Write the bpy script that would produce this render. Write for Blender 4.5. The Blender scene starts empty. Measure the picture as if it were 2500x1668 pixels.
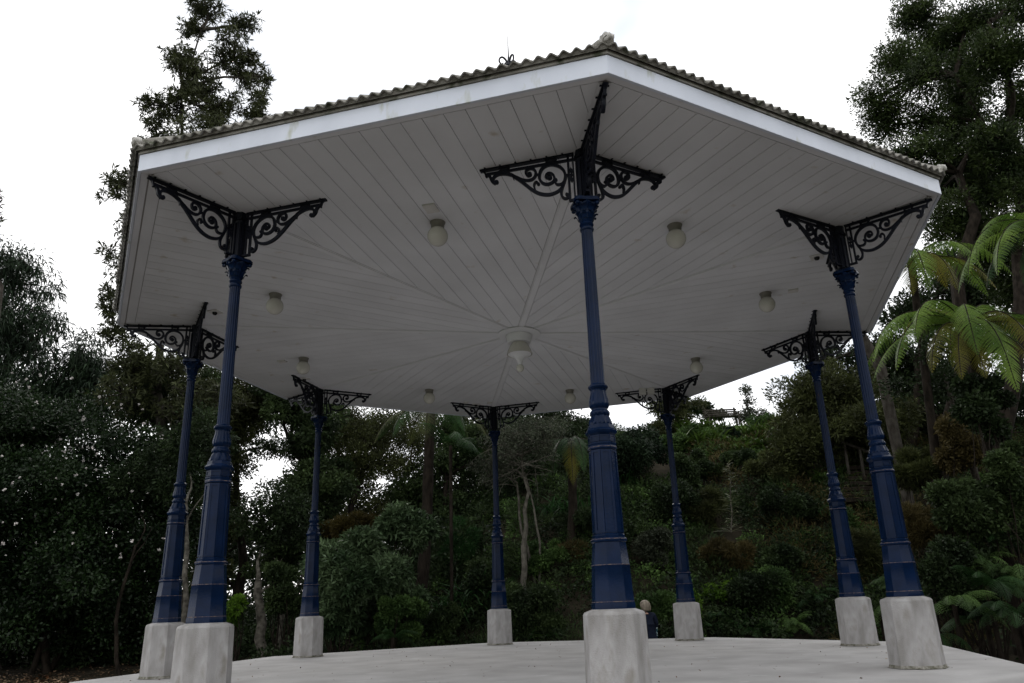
import bpy, bmesh, math, random
import numpy as np
from mathutils import Vector, Matrix
R = math.radians
rng = np.random.default_rng(7)
random.seed(7)
SC = bpy.context.scene
COL = SC.collection

# ---------------------------------------------------------------- camera
FPX, PITCH, ROLL = 1837.448, 17.7617, -2.1085
CAM = np.array([-0.041, -12.0486, 0.7943]); PX, PY = 13.5975, 55.1526
_p, _r = R(PITCH), R(ROLL)
_F = np.array([0, math.cos(_p), math.sin(_p)]); _R0 = np.array([1., 0, 0]); _U0 = np.cross(_R0, _F)
_RR = math.cos(_r)*_R0 + math.sin(_r)*_U0; _UU = -math.sin(_r)*_R0 + math.cos(_r)*_U0
cd = bpy.data.cameras.new('camera'); co = bpy.data.objects.new('camera', cd); COL.objects.link(co)
cd.sensor_width = 36; cd.lens = FPX/2500*36; cd.shift_x = -PX/2500; cd.shift_y = PY/2500
cd.clip_start = .05; cd.clip_end = 2000
co.matrix_world = Matrix(((_RR[0], _UU[0], -_F[0], CAM[0]), (_RR[1], _UU[1], -_F[1], CAM[1]), (_RR[2], _UU[2], -_F[2], CAM[2]), (0, 0, 0, 1)))
SC.camera = co
SC.render.engine = 'CYCLES'
SC.view_settings.view_transform = 'Standard'; SC.view_settings.look = 'None'
SC.view_settings.exposure = 0; SC.view_settings.gamma = 1
SC.cycles.max_bounces = 7; SC.cycles.diffuse_bounces = 4; SC.cycles.transparent_max_bounces = 6

def at(px, py, Y):
    """world point on the vertical plane y=Y seen at that place of the photograph"""
    d = _F + _RR*(px-1250-PX)/FPX + _UU*(834+PY-py)/FPX
    return CAM + d*(Y-CAM[1])/d[1]
def scl(p):
    return float((np.asarray(p)-CAM) @ _F)/FPX   # metres per photo pixel there

# ---------------------------------------------------------------- world + sun
SUN_AZ, SUN_EL = R(-20), R(38)
W = bpy.data.worlds.new('World'); SC.world = W; W.use_nodes = True
nt = W.node_tree; nt.nodes.clear()
out = nt.nodes.new('ShaderNodeOutputWorld'); mx = nt.nodes.new('ShaderNodeMixShader')
b1 = nt.nodes.new('ShaderNodeBackground'); b2 = nt.nodes.new('ShaderNodeBackground')
sky = nt.nodes.new('ShaderNodeTexSky'); sky.sky_type = 'NISHITA'; sky.sun_disc = False
sky.sun_elevation = SUN_EL; sky.sun_rotation = SUN_AZ
b1.inputs[1].default_value = .12
tc = nt.nodes.new('ShaderNodeTexCoord')
no = nt.nodes.new('ShaderNodeTexNoise'); no.inputs['Scale'].default_value = 2.6; no.inputs['Detail'].default_value = 4; no.inputs['Roughness'].default_value = .5
rp = nt.nodes.new('ShaderNodeValToRGB'); rp.color_ramp.elements[0].position = .34; rp.color_ramp.elements[1].position = .47
rp.color_ramp.elements[0].color = (.565, .60, .655, 1); rp.color_ramp.elements[1].color = (1.0, 1.0, 1.0, 1)
b2.inputs[1].default_value = 1.65
mx.inputs[0].default_value = .93
L = nt.links.new
mpw = nt.nodes.new('ShaderNodeMapping'); mpw.inputs['Location'].default_value = (4.3, 1.2, .4); L(tc.outputs['Generated'], mpw.inputs[0]); L(mpw.outputs[0], no.inputs['Vector']); L(no.outputs['Fac'], rp.inputs[0]); L(rp.outputs[0], b2.inputs[0])
L(sky.outputs[0], b1.inputs[0]); L(b1.outputs[0], mx.inputs[1]); L(b2.outputs[0], mx.inputs[2]); L(mx.outputs[0], out.inputs[0])
sl = bpy.data.lights.new('sun', 'SUN'); sl.energy = .6; sl.angle = R(25); sl.color = (1, .95, .86)
so = bpy.data.objects.new('sun', sl); COL.objects.link(so)
sd = Vector((math.sin(SUN_AZ)*math.cos(SUN_EL), math.cos(SUN_AZ)*math.cos(SUN_EL), math.sin(SUN_EL)))
so.rotation_euler = sd.to_track_quat('Z', 'Y').to_euler(); so.location = (0, 0, 60)

# ---------------------------------------------------------------- materials
def mat(name, c1, c2=None, scale=4, rough=.6, spec=.3, bump=0, bscale=30, detail=5, island=0, transl=0, coords='Object', stretch=(1, 1, 1), third=None, metal=0, lo=.35, hi=.65):
    m = bpy.data.materials.new(name); m.use_nodes = True; t = m.node_tree; n = t.nodes; l = t.links.new
    b = n['Principled BSDF']; b.inputs['Roughness'].default_value = rough; b.inputs['Specular IOR Level'].default_value = spec; b.inputs['Metallic'].default_value = metal
    c2 = c2 or c1
    tcn = n.new('ShaderNodeTexCoord'); mp = n.new('ShaderNodeMapping'); mp.inputs['Scale'].default_value = stretch
    l(tcn.outputs[coords], mp.inputs[0])
    nz = n.new('ShaderNodeTexNoise'); nz.inputs['Scale'].default_value = scale; nz.inputs['Detail'].default_value = detail; l(mp.outputs[0], nz.inputs['Vector'])
    cr = n.new('ShaderNodeValToRGB'); cr.color_ramp.elements[0].position = lo; cr.color_ramp.elements[1].position = hi
    cr.color_ramp.elements[0].color = (*c1, 1); cr.color_ramp.elements[1].color = (*c2, 1)
    l(nz.outputs['Fac'], cr.inputs[0]); cur = cr.outputs[0]
    if third:   # (colour, scale, threshold, softness, stretch)
        mp2 = n.new('ShaderNodeMapping'); mp2.inputs['Scale'].default_value = third[4]; l(tcn.outputs[coords], mp2.inputs[0])
        n2 = n.new('ShaderNodeTexNoise'); n2.inputs['Scale'].default_value = third[1]; n2.inputs['Detail'].default_value = 6; l(mp2.outputs[0], n2.inputs['Vector'])
        r2 = n.new('ShaderNodeMapRange'); r2.inputs[1].default_value = third[2]; r2.inputs[2].default_value = third[2]+third[3]; l(n2.outputs['Fac'], r2.inputs[0])
        mm = n.new('ShaderNodeMix'); mm.data_type = 'RGBA'; l(r2.outputs[0], mm.inputs[0]); l(cur, mm.inputs[6]); mm.inputs[7].default_value = (*third[0], 1); cur = mm.outputs[2]
    if island:
        g = n.new('ShaderNodeNewGeometry'); mr = n.new('ShaderNodeMapRange'); mr.inputs[3].default_value = 1-island; mr.inputs[4].default_value = 1+island
        l(g.outputs['Random Per Island'], mr.inputs[0])
        mu = n.new('ShaderNodeMix'); mu.data_type = 'RGBA'; mu.blend_type = 'MULTIPLY'; mu.inputs[0].default_value = 1
        l(cur, mu.inputs[6]); l(mr.outputs[0], mu.inputs[7]); cur = mu.outputs[2]
    l(cur, b.inputs['Base Color'])
    if bump:
        nb = n.new('ShaderNodeTexNoise'); nb.inputs['Scale'].default_value = bscale; nb.inputs['Detail'].default_value = 5; l(tcn.outputs[coords], nb.inputs['Vector'])
        bp = n.new('ShaderNodeBump'); bp.inputs['Strength'].default_value = bump; bp.inputs['Distance'].default_value = .02; l(nb.outputs['Fac'], bp.inputs['Height']); l(bp.outputs[0], b.inputs['Normal'])
    if transl:
        tr = n.new('ShaderNodeBsdfTranslucent'); l(cur, tr.inputs[0]); ms = n.new('ShaderNodeMixShader'); ms.inputs[0].default_value = transl
        l(b.outputs[0], ms.inputs[1]); l(tr.outputs[0], ms.inputs[2]); l(ms.outputs[0], n['Material Output'].inputs[0])
    return m
I1 = (1, 1, 1)
M = {}
M['ceil'] = mat('ceiling_paint', (.66, .66, .685), (.735, .735, .765), 1.1, .5, .2, bump=.04, bscale=9, island=.03, third=((.52, .47, .41), 4, .66, .12, I1))
M['trim'] = mat('trim_paint', (.68, .68, .70), (.745, .745, .77), 2, .5, .2)
M['fascia'] = mat('fascia_paint', (.62, .655, .745), (.70, .735, .83), 2.5, .4, .35, bump=.03, bscale=60, stretch=(1, 1, .3), third=((.34, .35, .20), 6, .60, .2, (1, 1, .35)))
M['rotten'] = mat('rust_stain', (.25, .12, .04), (.3, .2, .1), 9)
M['roof'] = mat('cement_sheet', (.19, .18, .16), (.32, .305, .28), 5, .9, .1, bump=.5, bscale=40, third=((.085, .09, .065), 6, .53, .12, I1))
M['mortar'] = mat('mortar', (.25, .24, .22), (.65, .63, .6), 14, .9, .1, bump=.8, bscale=22)
M['blue'] = mat('blue_enamel', (.0022, .0090, .030), (.0034, .0126, .043), 6, .22, .11, bump=.10, bscale=55, third=((.05, .025, .018), 11, .72, .05, (1, 1, .35)))
M['enamel'] = mat('dark_enamel', (.0045, .0055, .011), (.007, .0085, .016), 12, .45, .16, bump=.25, bscale=60, third=((.02, .012, .008), 16, .7, .05, I1))
M['rust'] = mat('rusty_seam', (.05, .045, .07), (.16, .12, .10), 30, .7, .2, lo=.45, hi=.6)
M['conc'] = mat('pedestal_concrete', (.25, .24, .23), (.40, .39, .39), 7, .9, .15, bump=.4, bscale=90, detail=9, stretch=(1, 1, .35), third=((.22, .205, .18), 7, .56, .2, (1, 1, .4)))
M['moss'] = mat('moss_ring', (.10, .10, .07), (.30, .285, .26), 22, 1, .05, bump=.5, bscale=60)
M['deck'] = mat('deck_concrete', (.33, .32, .315), (.46, .45, .445), 1.3, .8, .2, bump=.15, bscale=60, detail=9, third=((.60, .60, .61), 2.2, .63, .12, (1, 2.4, 1)), lo=.3, hi=.7)
M['globe'] = mat('opal_glass', (.55, .53, .48), (.58, .56, .51), 3, .25, .4)
M['fit'] = mat('lamp_fitting', (.17, .16, .14), (.24, .225, .2), 8, .5, .3)
M['plast'] = mat('plate_paint', (.55, .53, .51), (.62, .60, .58), 8, .5, .3)
M['black'] = mat('black_lens', (.008, .008, .009), None, 1, .2, .5)
M['ground'] = mat('earth', (.013, .012, .008), (.032, .027, .019), 1.6, 1, .05, bump=.5, bscale=12)
M['lawn'] = mat('lawn', (.035, .075, .015), (.075, .13, .03), 2, 1, .05, bump=.3)
M['path'] = mat('gravel', (.10, .09, .08), (.16, .145, .13), 14, 1, .05, bump=.4)
M['bark'] = mat('grey_bark', (.028, .024, .019), (.07, .063, .054), 9, .95, .1, bump=.6, bscale=25, stretch=(1, 1, .4))
M['barkd'] = mat('dark_bark', (.010, .008, .006), (.028, .022, .017), 9, .95, .1, bump=.6, bscale=25, stretch=(1, 1, .4))
M['barkl'] = mat('lichen_bark', (.035, .032, .026), (.13, .12, .10), 7, .95, .1, bump=.6, bscale=25)
M['twig'] = mat('lichen_twig', (.06, .055, .045), (.13, .12, .10), 9, .95, .1)
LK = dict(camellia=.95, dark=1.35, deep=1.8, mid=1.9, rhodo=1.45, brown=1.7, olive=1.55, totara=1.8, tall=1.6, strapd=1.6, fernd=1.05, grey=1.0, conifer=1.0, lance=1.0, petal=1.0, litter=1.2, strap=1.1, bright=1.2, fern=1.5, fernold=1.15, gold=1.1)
def leaf(name, c1, c2, scale=1.2, rough=.5, spec=.10, island=.45, transl=.25):
    k_ = LK.get(name, 1); c1 = tuple(v*.60*k_ for v in c1); c2 = tuple(v*.80*k_ for v in c2); spec = min(spec, .16)
    M[name] = mat(name, c1, c2, scale, rough, spec, island=island, transl=transl, coords='Generated' if 0 else 'Object', detail=2)
leaf('camellia', (.012, .026, .010), (.024, .046, .015), rough=.35, spec=.7, transl=.12)
leaf('olive', (.030, .034, .014), (.050, .060, .020), transl=.3)
leaf('tall', (.026, .030, .014), (.045, .052, .022), transl=.2)
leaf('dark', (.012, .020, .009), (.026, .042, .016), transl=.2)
leaf('deep', (.016, .026, .012), (.034, .052, .018), transl=.28)
leaf('totara', (.013, .022, .007), (.030, .044, .012), transl=.25)
leaf('brown', (.040, .034, .014), (.075, .060, .024), transl=.3)
leaf('rhodo', (.035, .062, .028), (.070, .105, .050), rough=.35, transl=.2)
leaf('mid', (.026, .050, .016), (.055, .095, .026), transl=.3)
leaf('bright', (.05, .11, .012), (.11, .20, .022), transl=.4)
leaf('strap', (.034, .066, .012), (.075, .125, .025), rough=.35, transl=.35)
leaf('strapd', (.014, .040, .012), (.03, .075, .022), rough=.4, transl=.3)
leaf('fern', (.060, .12, .020), (.13, .20, .035), rough=.35, transl=.42, island=.2)
leaf('fernold', (.09, .095, .012), (.14, .13, .02), rough=.4, transl=.45, island=.25)
leaf('fernd', (.018, .045, .014), (.035, .08, .025), transl=.3, island=.25)
leaf('lance', (.12, .135, .075), (.22, .23, .13), transl=.2)
leaf('grey', (.045, .055, .035), (.085, .10, .065), transl=.25)
leaf('conifer', (.012, .024, .013), (.026, .045, .022), transl=.15)
leaf('gold', (.05, .042, .014), (.085, .068, .02), transl=.35)
leaf('litter', (.10, .045, .02), (.28, .20, .13), transl=.1, island=.6)
leaf('petal', (.85, .80, .78), (.99, .93, .90), transl=.25, island=.2)

# ---------------------------------------------------------------- object helpers
def link(o, parent=None):
    COL.objects.link(o)
    if parent: o.parent = parent
    return o
def tag(o, label=None, cat=None, group=None, kind=None):
    if label: o['label'] = label
    if cat: o['category'] = cat
    if group: o['group'] = group
    if kind: o['kind'] = kind
    return o
def empty(name, loc, label, cat, group=None):
    o = bpy.data.objects.new(name, None); o.location = [float(v) for v in loc]; o.empty_display_size = .2
    return tag(link(o), label, cat, group)
class MB:
    def __init__(s): s.v = []; s.f = []; s.m = []
    def add(s, vs, fs, mi=0):
        o = len(s.v); s.v += [tuple(float(c) for c in v) for v in vs]; s.f += [tuple(i+o for i in f) for f in fs]; s.m += [mi]*len(fs)
    def prism(s, poly, zlo, zhi, mi=0):
        """poly list of (x,y); zlo, zhi numbers or functions"""
        n = len(poly); a = [(x, y, zlo(x, y) if callable(zlo) else zlo) for x, y in poly]; b = [(x, y, zhi(x, y) if callable(zhi) else zhi) for x, y in poly]
        s.add(a+b, [tuple(range(n))[::-1], tuple(range(n, 2*n))]+[(i, (i+1) % n, n+(i+1) % n, n+i) for i in range(n)], mi)
    def box(s, c, sz, rot=None, mi=0):
        vs = [Vector((x*sz[0]/2, y*sz[1]/2, z*sz[2]/2)) for z in (-1, 1) for y in (-1, 1) for x in (-1, 1)]
        if rot is not None: vs = [rot @ v for v in vs]
        s.add([v+Vector(c) for v in vs], [(0, 2, 3, 1), (4, 5, 7, 6), (0, 1, 5, 4), (2, 6, 7, 3), (0, 4, 6, 2), (1, 3, 7, 5)], mi)
    def lathe(s, prof, seg=32, c=(0, 0, 0), fn=None, rot=0, mi=0, capb=True, capt=True):
        n = len(prof); vs = []
        for k, (r, z) in enumerate(prof):
            for i in range(seg):
                a = 2*math.pi*i/seg+rot; rr = r*(fn(a, k, z) if fn else 1); vs.append((c[0]+rr*math.cos(a), c[1]+rr*math.sin(a), c[2]+z))
        fs = [(k*seg+i, k*seg+(i+1) % seg, (k+1)*seg+(i+1) % seg, (k+1)*seg+i) for k in range(n-1) for i in range(seg)]
        if capb: fs.append(tuple(range(seg))[::-1])
        if capt: fs.append(tuple(range((n-1)*seg, n*seg)))
        s.add(vs, fs, mi)
    def tube(s, pts, rad, seg=6, mi=0):
        pts = [Vector([float(c) for c in p]) for p in pts]; n = len(pts)
        if not hasattr(rad, '__len__'): rad = [rad]*n
        up = Vector((0.3, 0.2, 1)).normalized(); vs = []
        for i, p in enumerate(pts):
            t = (pts[min(i+1, n-1)]-pts[max(i-1, 0)]);
            if t.length < 1e-9: t = Vector((0, 0, 1))
            t.normalize(); a = t.cross(up)
            if a.length < 1e-3: a = t.cross(Vector((1, 0, 0)))
            a.normalize(); b = t.cross(a)
            for k in range(seg):
                w = 2*math.pi*k/seg; vs.append(p+(a*math.cos(w)+b*math.sin(w))*rad[i])
        fs = [(i*seg+k, i*seg+(k+1) % seg, (i+1)*seg+(k+1) % seg, (i+1)*seg+k) for i in range(n-1) for k in range(seg)]
        fs += [tuple(range(seg))[::-1], tuple(range((n-1)*seg, n*seg))]
        s.add(vs, fs, mi)
    def build(s, name, mats, parent=None, smooth=False, bevel=0):
        me = bpy.data.meshes.new(name); me.from_pydata(s.v, [], s.f)
        for m_ in (mats if isinstance(mats, (list, tuple)) else [mats]): me.materials.append(m_)
        if any(s.m): me.polygons.foreach_set('material_index', s.m)
        if smooth:
            me.polygons.foreach_set('use_smooth', [True]*len(s.f))
            me.set_sharp_from_angle(angle=R(smooth if smooth is not True else 40))
        me.update(); o = bpy.data.objects.new(name, me); link(o, parent)
        if bevel:
            b = o.modifiers.new('bevel', 'BEVEL'); b.width = bevel; b.segments = 2; b.limit_method = 'ANGLE'; b.angle_limit = R(35)
        return o
def npmesh(name, V, nper, mats, parent=None, midx=None):
    """V (n*nper,3) array of separate polygons with nper corners"""
    V = np.asarray(V, np.float32).reshape(-1, 3); n = len(V)//nper
    me = bpy.data.meshes.new(name); me.vertices.add(n*nper); me.vertices.foreach_set('co', V.ravel())
    me.loops.add(n*nper); me.loops.foreach_set('vertex_index', np.arange(n*nper, dtype=np.int32))
    me.polygons.add(n); me.polygons.foreach_set('loop_start', np.arange(0, n*nper, nper, dtype=np.int32)); me.polygons.foreach_set('loop_total', np.full(n, nper, np.int32))
    for m_ in (mats if isinstance(mats, (list, tuple)) else [mats]): me.materials.append(m_)
    if midx is not None: me.polygons.foreach_set('material_index', np.asarray(midx, np.int32))
    me.update(calc_edges=True); o = bpy.data.objects.new(name, me)
    return link(o, parent)
def catmull(pts, n=6):
    P = [np.array(p, float) for p in pts]; P = [2*P[0]-P[1]]+P+[2*P[-1]-P[-2]]; o = []
    for i in range(1, len(P)-2):
        for k in range(n):
            t = k/n; a, b, c, d = P[i-1:i+3]
            o.append(.5*((2*b)+(c-a)*t+(2*a-5*b+4*c-d)*t*t+(3*b-a-3*c+d)*t**3))
    o.append(P[-2]); return o

# ================================================================ SETTING: terrain
def S01(t): t = np.clip(t, 0, 1); return t*t*(3-2*t)
def terr(x, y):
    x = np.asarray(x, float); y = np.asarray(y, float)
    Hx = 1.2+10.0*S01((x+9)/11.5)
    d = np.maximum(y-7.8+.25*np.sin(x*.7), (x-10.5)*.95)
    d = np.maximum(d, 0)
    h = Hx*(1-np.exp(-(d/10)**1.3))
    h = h*S01(1-(np.hypot(x, y)-70)/60)
    return -.75+h+.05*np.sin(x*1.3+y)*np.cos(y*1.1)
def build_terrain():
    xs = np.concatenate([np.linspace(-900, -60, 14), np.linspace(-54, 54, 109), np.linspace(60, 900, 14)])
    ys = np.concatenate([np.linspace(-900, -60, 14), np.linspace(-54, 54, 109), np.linspace(60, 900, 14)])
    X, Y = np.meshgrid(xs, ys); Z = terr(X, Y); nx = len(xs)
    V = np.stack([X, Y, Z], -1).reshape(-1, 3); m = MB(); m.v = [tuple(v) for v in V.tolist()]
    for j in range(len(ys)-1):
        for i in range(nx-1):
            m.f.append((j*nx+i, j*nx+i+1, (j+1)*nx+i+1, (j+1)*nx+i))
            cx, cy = (xs[i]+xs[i+1])/2, (ys[j]+ys[j+1])/2
            m.m.append(1 if (cy > 20.5 and cx > 3) or abs(cx) > 60 or cy < -25 else 0)
    o = m.build('ground', [M['ground'], M['lawn']], smooth=True); tag(o, 'dark bare earth rising into a steep planted bank', kind='structure')
build_terrain()
# front path on which the photographer stands
m = MB(); pts = [(-16, -30), (16, -30), (12, -7.4), (7, -7.2), (-7, -7.2), (-12, -5)]
m.prism(pts, -.9, lambda x, y: -.70); o = m.build('path', M['path']); tag(o, 'pale gravel forecourt before the bandstand', kind='structure')

# ================================================================ BANDSTAND
TH, RC, RR, ZC, DZ = -82.5069, 5.278, 6.4659, 5.3145, .12
OFF = [(.0176, -.0027, -.0219), (-.0116, -.0177, .029), (-.0213, .021, 0), (.0144, -.0074, .0188), (.046, 0, -.0013), (-.037, -.0067, -.005), (.0156, .0138, -.0072), (-.0104, .0001, -.0124)]
ANG = [R(TH+45*i) for i in range(8)]
COLP = [np.array([RC*math.cos(a)+OFF[i][0], RC*math.sin(a)+OFF[i][1], 0]) for i, a in enumerate(ANG)]
CORN = [np.array([RR*math.cos(a)+OFF[i][0], RR*math.sin(a)+OFF[i][1], ZC+OFF[i][2]]) for i, a in enumerate(ANG)]
CEN = np.array([0, 0, ZC-DZ])
def ceil_z(x, y):
    a = math.atan2(y, x); best = None
    for i in range(8):
        A, B = CORN[i], CORN[(i+1) % 8]
        n = np.cross(A-CEN, B-CEN)
        k = np.linalg.solve(np.array([[A[0], B[0]], [A[1], B[1]]]), np.array([x, y]))
        if k[0] >= -1e-6 and k[1] >= -1e-6: return CEN[2]+k[0]*(A[2]-CEN[2])+k[1]*(B[2]-CEN[2])
    return CEN[2]
bs = empty('bandstand', (0, 0, 0), 'white roofed octagonal bandstand on blue cast iron columns and a concrete platform', 'bandstand')

# platform
m = MB(); RD = 6.5
prof = [(RD-.02, -.80), (RD-.02, -.25), (RD, -.25), (RD+.015, -.13), (RD, -.03), (RD-.045, -.002), (RD-.10, 0), (0.01, 0.004)]
m.lathe(prof, 8, rot=R(TH)); m.build('platform', M['deck'], bs, smooth=50)

# ceiling boards
def sector(i):
    A, B = CORN[i], CORN[(i+1) % 8]; e = B-A; Ln = np.linalg.norm(e); e = e/Ln
    n = np.cross(CEN-A, e); n /= np.linalg.norm(n)
    if n[2] < 0: n = -n
    inn = np.cross(n, e);
    if np.dot(inn, CEN-A) < 0: inn = -inn
    return A, B, e, inn, n, Ln, float(np.dot(CEN-A, inn)), float(np.dot(CEN-A, e))
cm = MB(); rm = MB(); hipg = .060
for i in range(8):
    A, B, e, inn, n, Ln, Hh, sc = sector(i)
    def tmax(s): return max(0, (Hh*s/sc-hipg*math.hypot(1, Hh/sc)) if s < sc else (Hh*(Ln-s)/(Ln-sc)-hipg*math.hypot(1, Hh/(Ln-sc))))
    def P(s, t, z=0): return A+e*s+inn*t+n*z
    def slab(poly):
        k = len(poly); a = [P(s, t, 0) for s, t in poly]; b = [P(s, t, .02) for s, t in poly]
        cm.add(a+b, [tuple(range(k))]+[(q, (q+1) % k, k+(q+1) % k, k+q) for q in range(k)])
    g = .0035
    # backing
    cm.add([P(0, 0, .014), P(Ln, 0, .014), P(sc, Hh, .014)], [(0, 1, 2)], 1)
    # two border boards along the eave
    front = i in (0, 7)
    for t0, t1 in (((0.0, .075),) if front else ((0.0, .075), (.084, .215))):
        slab([(t0*sc/Hh+.0, t0+g), (Ln-t0*(Ln-sc)/Hh, t0+g), (Ln-t1*(Ln-sc)/Hh, t1-g), (t1*sc/Hh, t1-g)])
    tb = .075 if front else .215; bw = .222; s = sc-bw*20
    while s < Ln:
        a, b = max(s+g, 0.0), min(s+bw-g, Ln)
        if b > a+.01:
            ta, tb_ = tmax(a), tmax(b)
            if max(ta, tb_) > tb+g:
                poly = []
                lo = tb+g
                hh1 = hipg*math.hypot(1, Hh/sc); hh2 = hipg*math.hypot(1, Hh/(Ln-sc)); a2 = a if ta > lo else (lo+hh1)*sc/Hh; b2 = b if tb_ > lo else Ln-(lo+hh2)*(Ln-sc)/Hh
                if b2 > a2+.01:
                    poly = [(a2, lo), (b2, lo), (b2, tmax(b2))]
                    if a2 < sc < b2: poly.append((sc, Hh-hh1))
                    poly.append((a2, tmax(a2)))
                    poly = [q for k, q in enumerate(poly) if k == 0 or math.dist(q, poly[k-1]) > 1e-4]
                    if math.dist(poly[0], poly[-1]) < 1e-4: poly.pop()
                    if len(poly) >= 3: slab(poly)
        s += bw
    # hip batten
    d = CEN-A; Ld = np.linalg.norm(d); d /= Ld; sd_ = np.cross(d, [0, 0, 1]); sd_ /= np.linalg.norm(sd_)
    for (w, z0, z1, outer) in ((.052, -.004, .012, 0), (.036, -.014, -.004, 0), (.0585, -.0002, .012, 1)):
        a, b = (A+d*.12, A+d*(RR-RC-.04)) if outer else (A+d*(RR-RC+.0), CEN-d*.1)
        q = [a-sd_*w, a+sd_*w, b+sd_*w, b-sd_*w]
        rm.add([v+np.array([0, 0, z0]) for v in q]+[v+np.array([0, 0, z1]) for v in q], [(3, 2, 1, 0), (4, 5, 6, 7), (0, 1, 5, 4), (1, 2, 6, 5), (2, 3, 7, 6), (3, 0, 4, 7)])
mg = mat('groove_shadow_gap', (.36, .34, .33), None, 1, .9, .1)
ceiling = cm.build('ceiling', [M['ceil'], mg], bs)
rm.build('ridge_batten', M['trim'], ceiling)

# fascia boards: one per side
HF = .185
for i in range(8):
    A, B = CORN[i], CORN[(i+1) % 8]; ua = A*[1, 1, 0]/np.linalg.norm(A[:2]); ub = B*[1, 1, 0]/np.linalg.norm(B[:2])
    m = MB(); fa = []
    for z0, z1, o0, o1 in ((-.012, HF, 0, .034),):
        v = [A+ua*o0, B+ub*o0, B+ub*o1, A+ua*o1]
        m.add([q+[0, 0, z0] for q in v]+[q+[0, 0, z1] for q in v], [(3, 2, 1, 0), (4, 5, 6, 7), (0, 1, 5, 4), (1, 2, 6, 5), (2, 3, 7, 6), (3, 0, 4, 7)])
    m.build('fascia', M['fascia'], bs, bevel=.004)

# roof: corrugated sheets, one object per slope, plus hip caps with mortar ends
APEX = np.array([0, 0, 9.75])
roof = bpy.data.objects.new('roof', None); link(roof, bs)
zE = ZC+HF+.045; OH = .085
EC = []
for i in range(8):
    u = np.array([math.cos(ANG[i]), math.sin(ANG[i]), 0]); EC.append(np.array([CORN[i][0], CORN[i][1], 0])+u*(.034+OH)+np.array([0, 0, CORN[i][2]+HF+.045]))
for i in range(8):
    A, B = EC[i], EC[(i+1) % 8]; e = B-A; Ln = np.linalg.norm(e); e /= Ln
    n = np.cross(e, APEX-A); n /= np.linalg.norm(n)
    if n[2] < 0: n = -n
    inn = np.cross(n, e); inn = inn if np.dot(inn, APEX-A) > 0 else -inn
    H_ = float(np.dot(APEX-A, inn)); sc = float(np.dot(APEX-A, e)); m = MB()
    NB = 43; ns = NB*10+1; V = []
    for k in range(ns):
        s = Ln*k/(ns-1); ph = 2*math.pi*NB*k/(ns-1)
        w = .018*math.cos(ph+math.pi)
        jag = .010*math.sin(i*3.1+math.floor(k/50)*2.3)
        tm = H_*s/sc if s < sc else H_*(Ln-s)/(Ln-sc)
        for t in (jag, .4+jag, max(tm, .42+jag)):
            t = min(t, max(tm, jag))
            V.append(A+e*s+inn*t+n*(w+.014)); V.append(A+e*s+inn*t+n*(w))
    fs = []
    for k in range(ns-1):
        a, b = k*6, (k+1)*6
        fs += [(a, b, b+2, a+2), (a+2, b+2, b+4, a+4), (a+1, a+3, b+3, b+1), (a+3, a+5, b+5, b+3), (a, a+1, b+1, b)]
    m.add(V, fs)
    V2 = []; 
    for k in range(ns):
        s = Ln*k/(ns-1); w = .018*math.cos(2*math.pi*NB*k/(ns-1)+math.pi)
        V2 += [A+e*s+inn*.022+n*(w+.002), A+e*s+inn*.022-n*.034]
    m.add(V2, [(2*k, 2*k+2, 2*k+3, 2*k+1) for k in range(ns-1)])
    m.build('roof_sheet', M['roof'], roof, smooth=60)
    # strip closing the gap between fascia and sheets
    m = MB(); ua = A*[1, 1, 0]/np.linalg.norm(A[:2]); ub = B*[1, 1, 0]/np.linalg.norm(B[:2])
    a0 = CORN[i]+[0, 0, HF+.001]; b0 = CORN[(i+1) % 8]+[0, 0, HF+.001]
    v = [a0-ua*.03, b0-ub*.03, b0+ub*.05, a0+ua*.05]
    m.add([q for q in v]+[q+[0, 0, .045] for q in v], [(3, 2, 1, 0), (4, 5, 6, 7), (0, 1, 5, 4), (1, 2, 6, 5), (2, 3, 7, 6), (3, 0, 4, 7)])
    m.build('eave_filler', M['roof'], roof)
for i in range(8):
    m = MB(); d = APEX-EC[i]; Ld = np.linalg.norm(d); d /= Ld
    pts = [EC[i]+d*t+np.array([0, 0, .03]) for t in np.linspace(.02, Ld-.02, 24)]
    m.tube(pts, [.055+.005*(k % 2) for k in range(24)], 10)
    m.build('hip_cap', M['roof'], roof, smooth=True)
    bm = bmesh.new(); bmesh.ops.create_icosphere(bm, subdivisions=3, radius=1)
    rr = random.Random(i)
    for v in bm.verts:
        c = v.co; k = 1+.25*math.sin(c.x*5+i)*math.cos(c.y*6)+rr.uniform(-.06, .06)
        v.co = Vector((c.x*.06*k, c.y*.06*k, c.z*.055*k))
    me = bpy.data.meshes.new('mortar_end'); bm.to_mesh(me); bm.free(); me.materials.append(M['mortar'])
    o = bpy.data.objects.new('mortar_end', me); o.location = [float(c) for c in EC[i]+d*.05+np.array([0, 0, .06])]; link(o, roof)
    me.polygons.foreach_set('use_smooth', [True]*len(me.polygons))
# roof finial
fm = MB()
fm.lathe([(.20, 9.6), (.17, 9.85), (.10, 10.0), (.07, 10.35), (.09, 10.45), (.10, 10.55), (.055, 10.62), (.075, 10.68), (.04, 10.75), (.022, 10.8), (.012, 10.95), (.004, 11.40)], 16)
for k in range(4):
    a = k*math.pi/2+.5; u = Vector((math.cos(a), math.sin(a), 0))
    arm = catmull([(0, 10.68), (.06, 10.80), (.13, 10.84), (.19, 10.79), (.20, 10.71), (.15, 10.67), (.12, 10.71)], 5)
    fm.tube([u*float(p[0])+Vector((0, 0, float(p[1]))) for p in arm], [.022*(1-.4*k2/len(arm)) for k2 in range(len(arm))], 6)
fm.build('finial', M['enamel'], bs, smooth=True)

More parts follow.
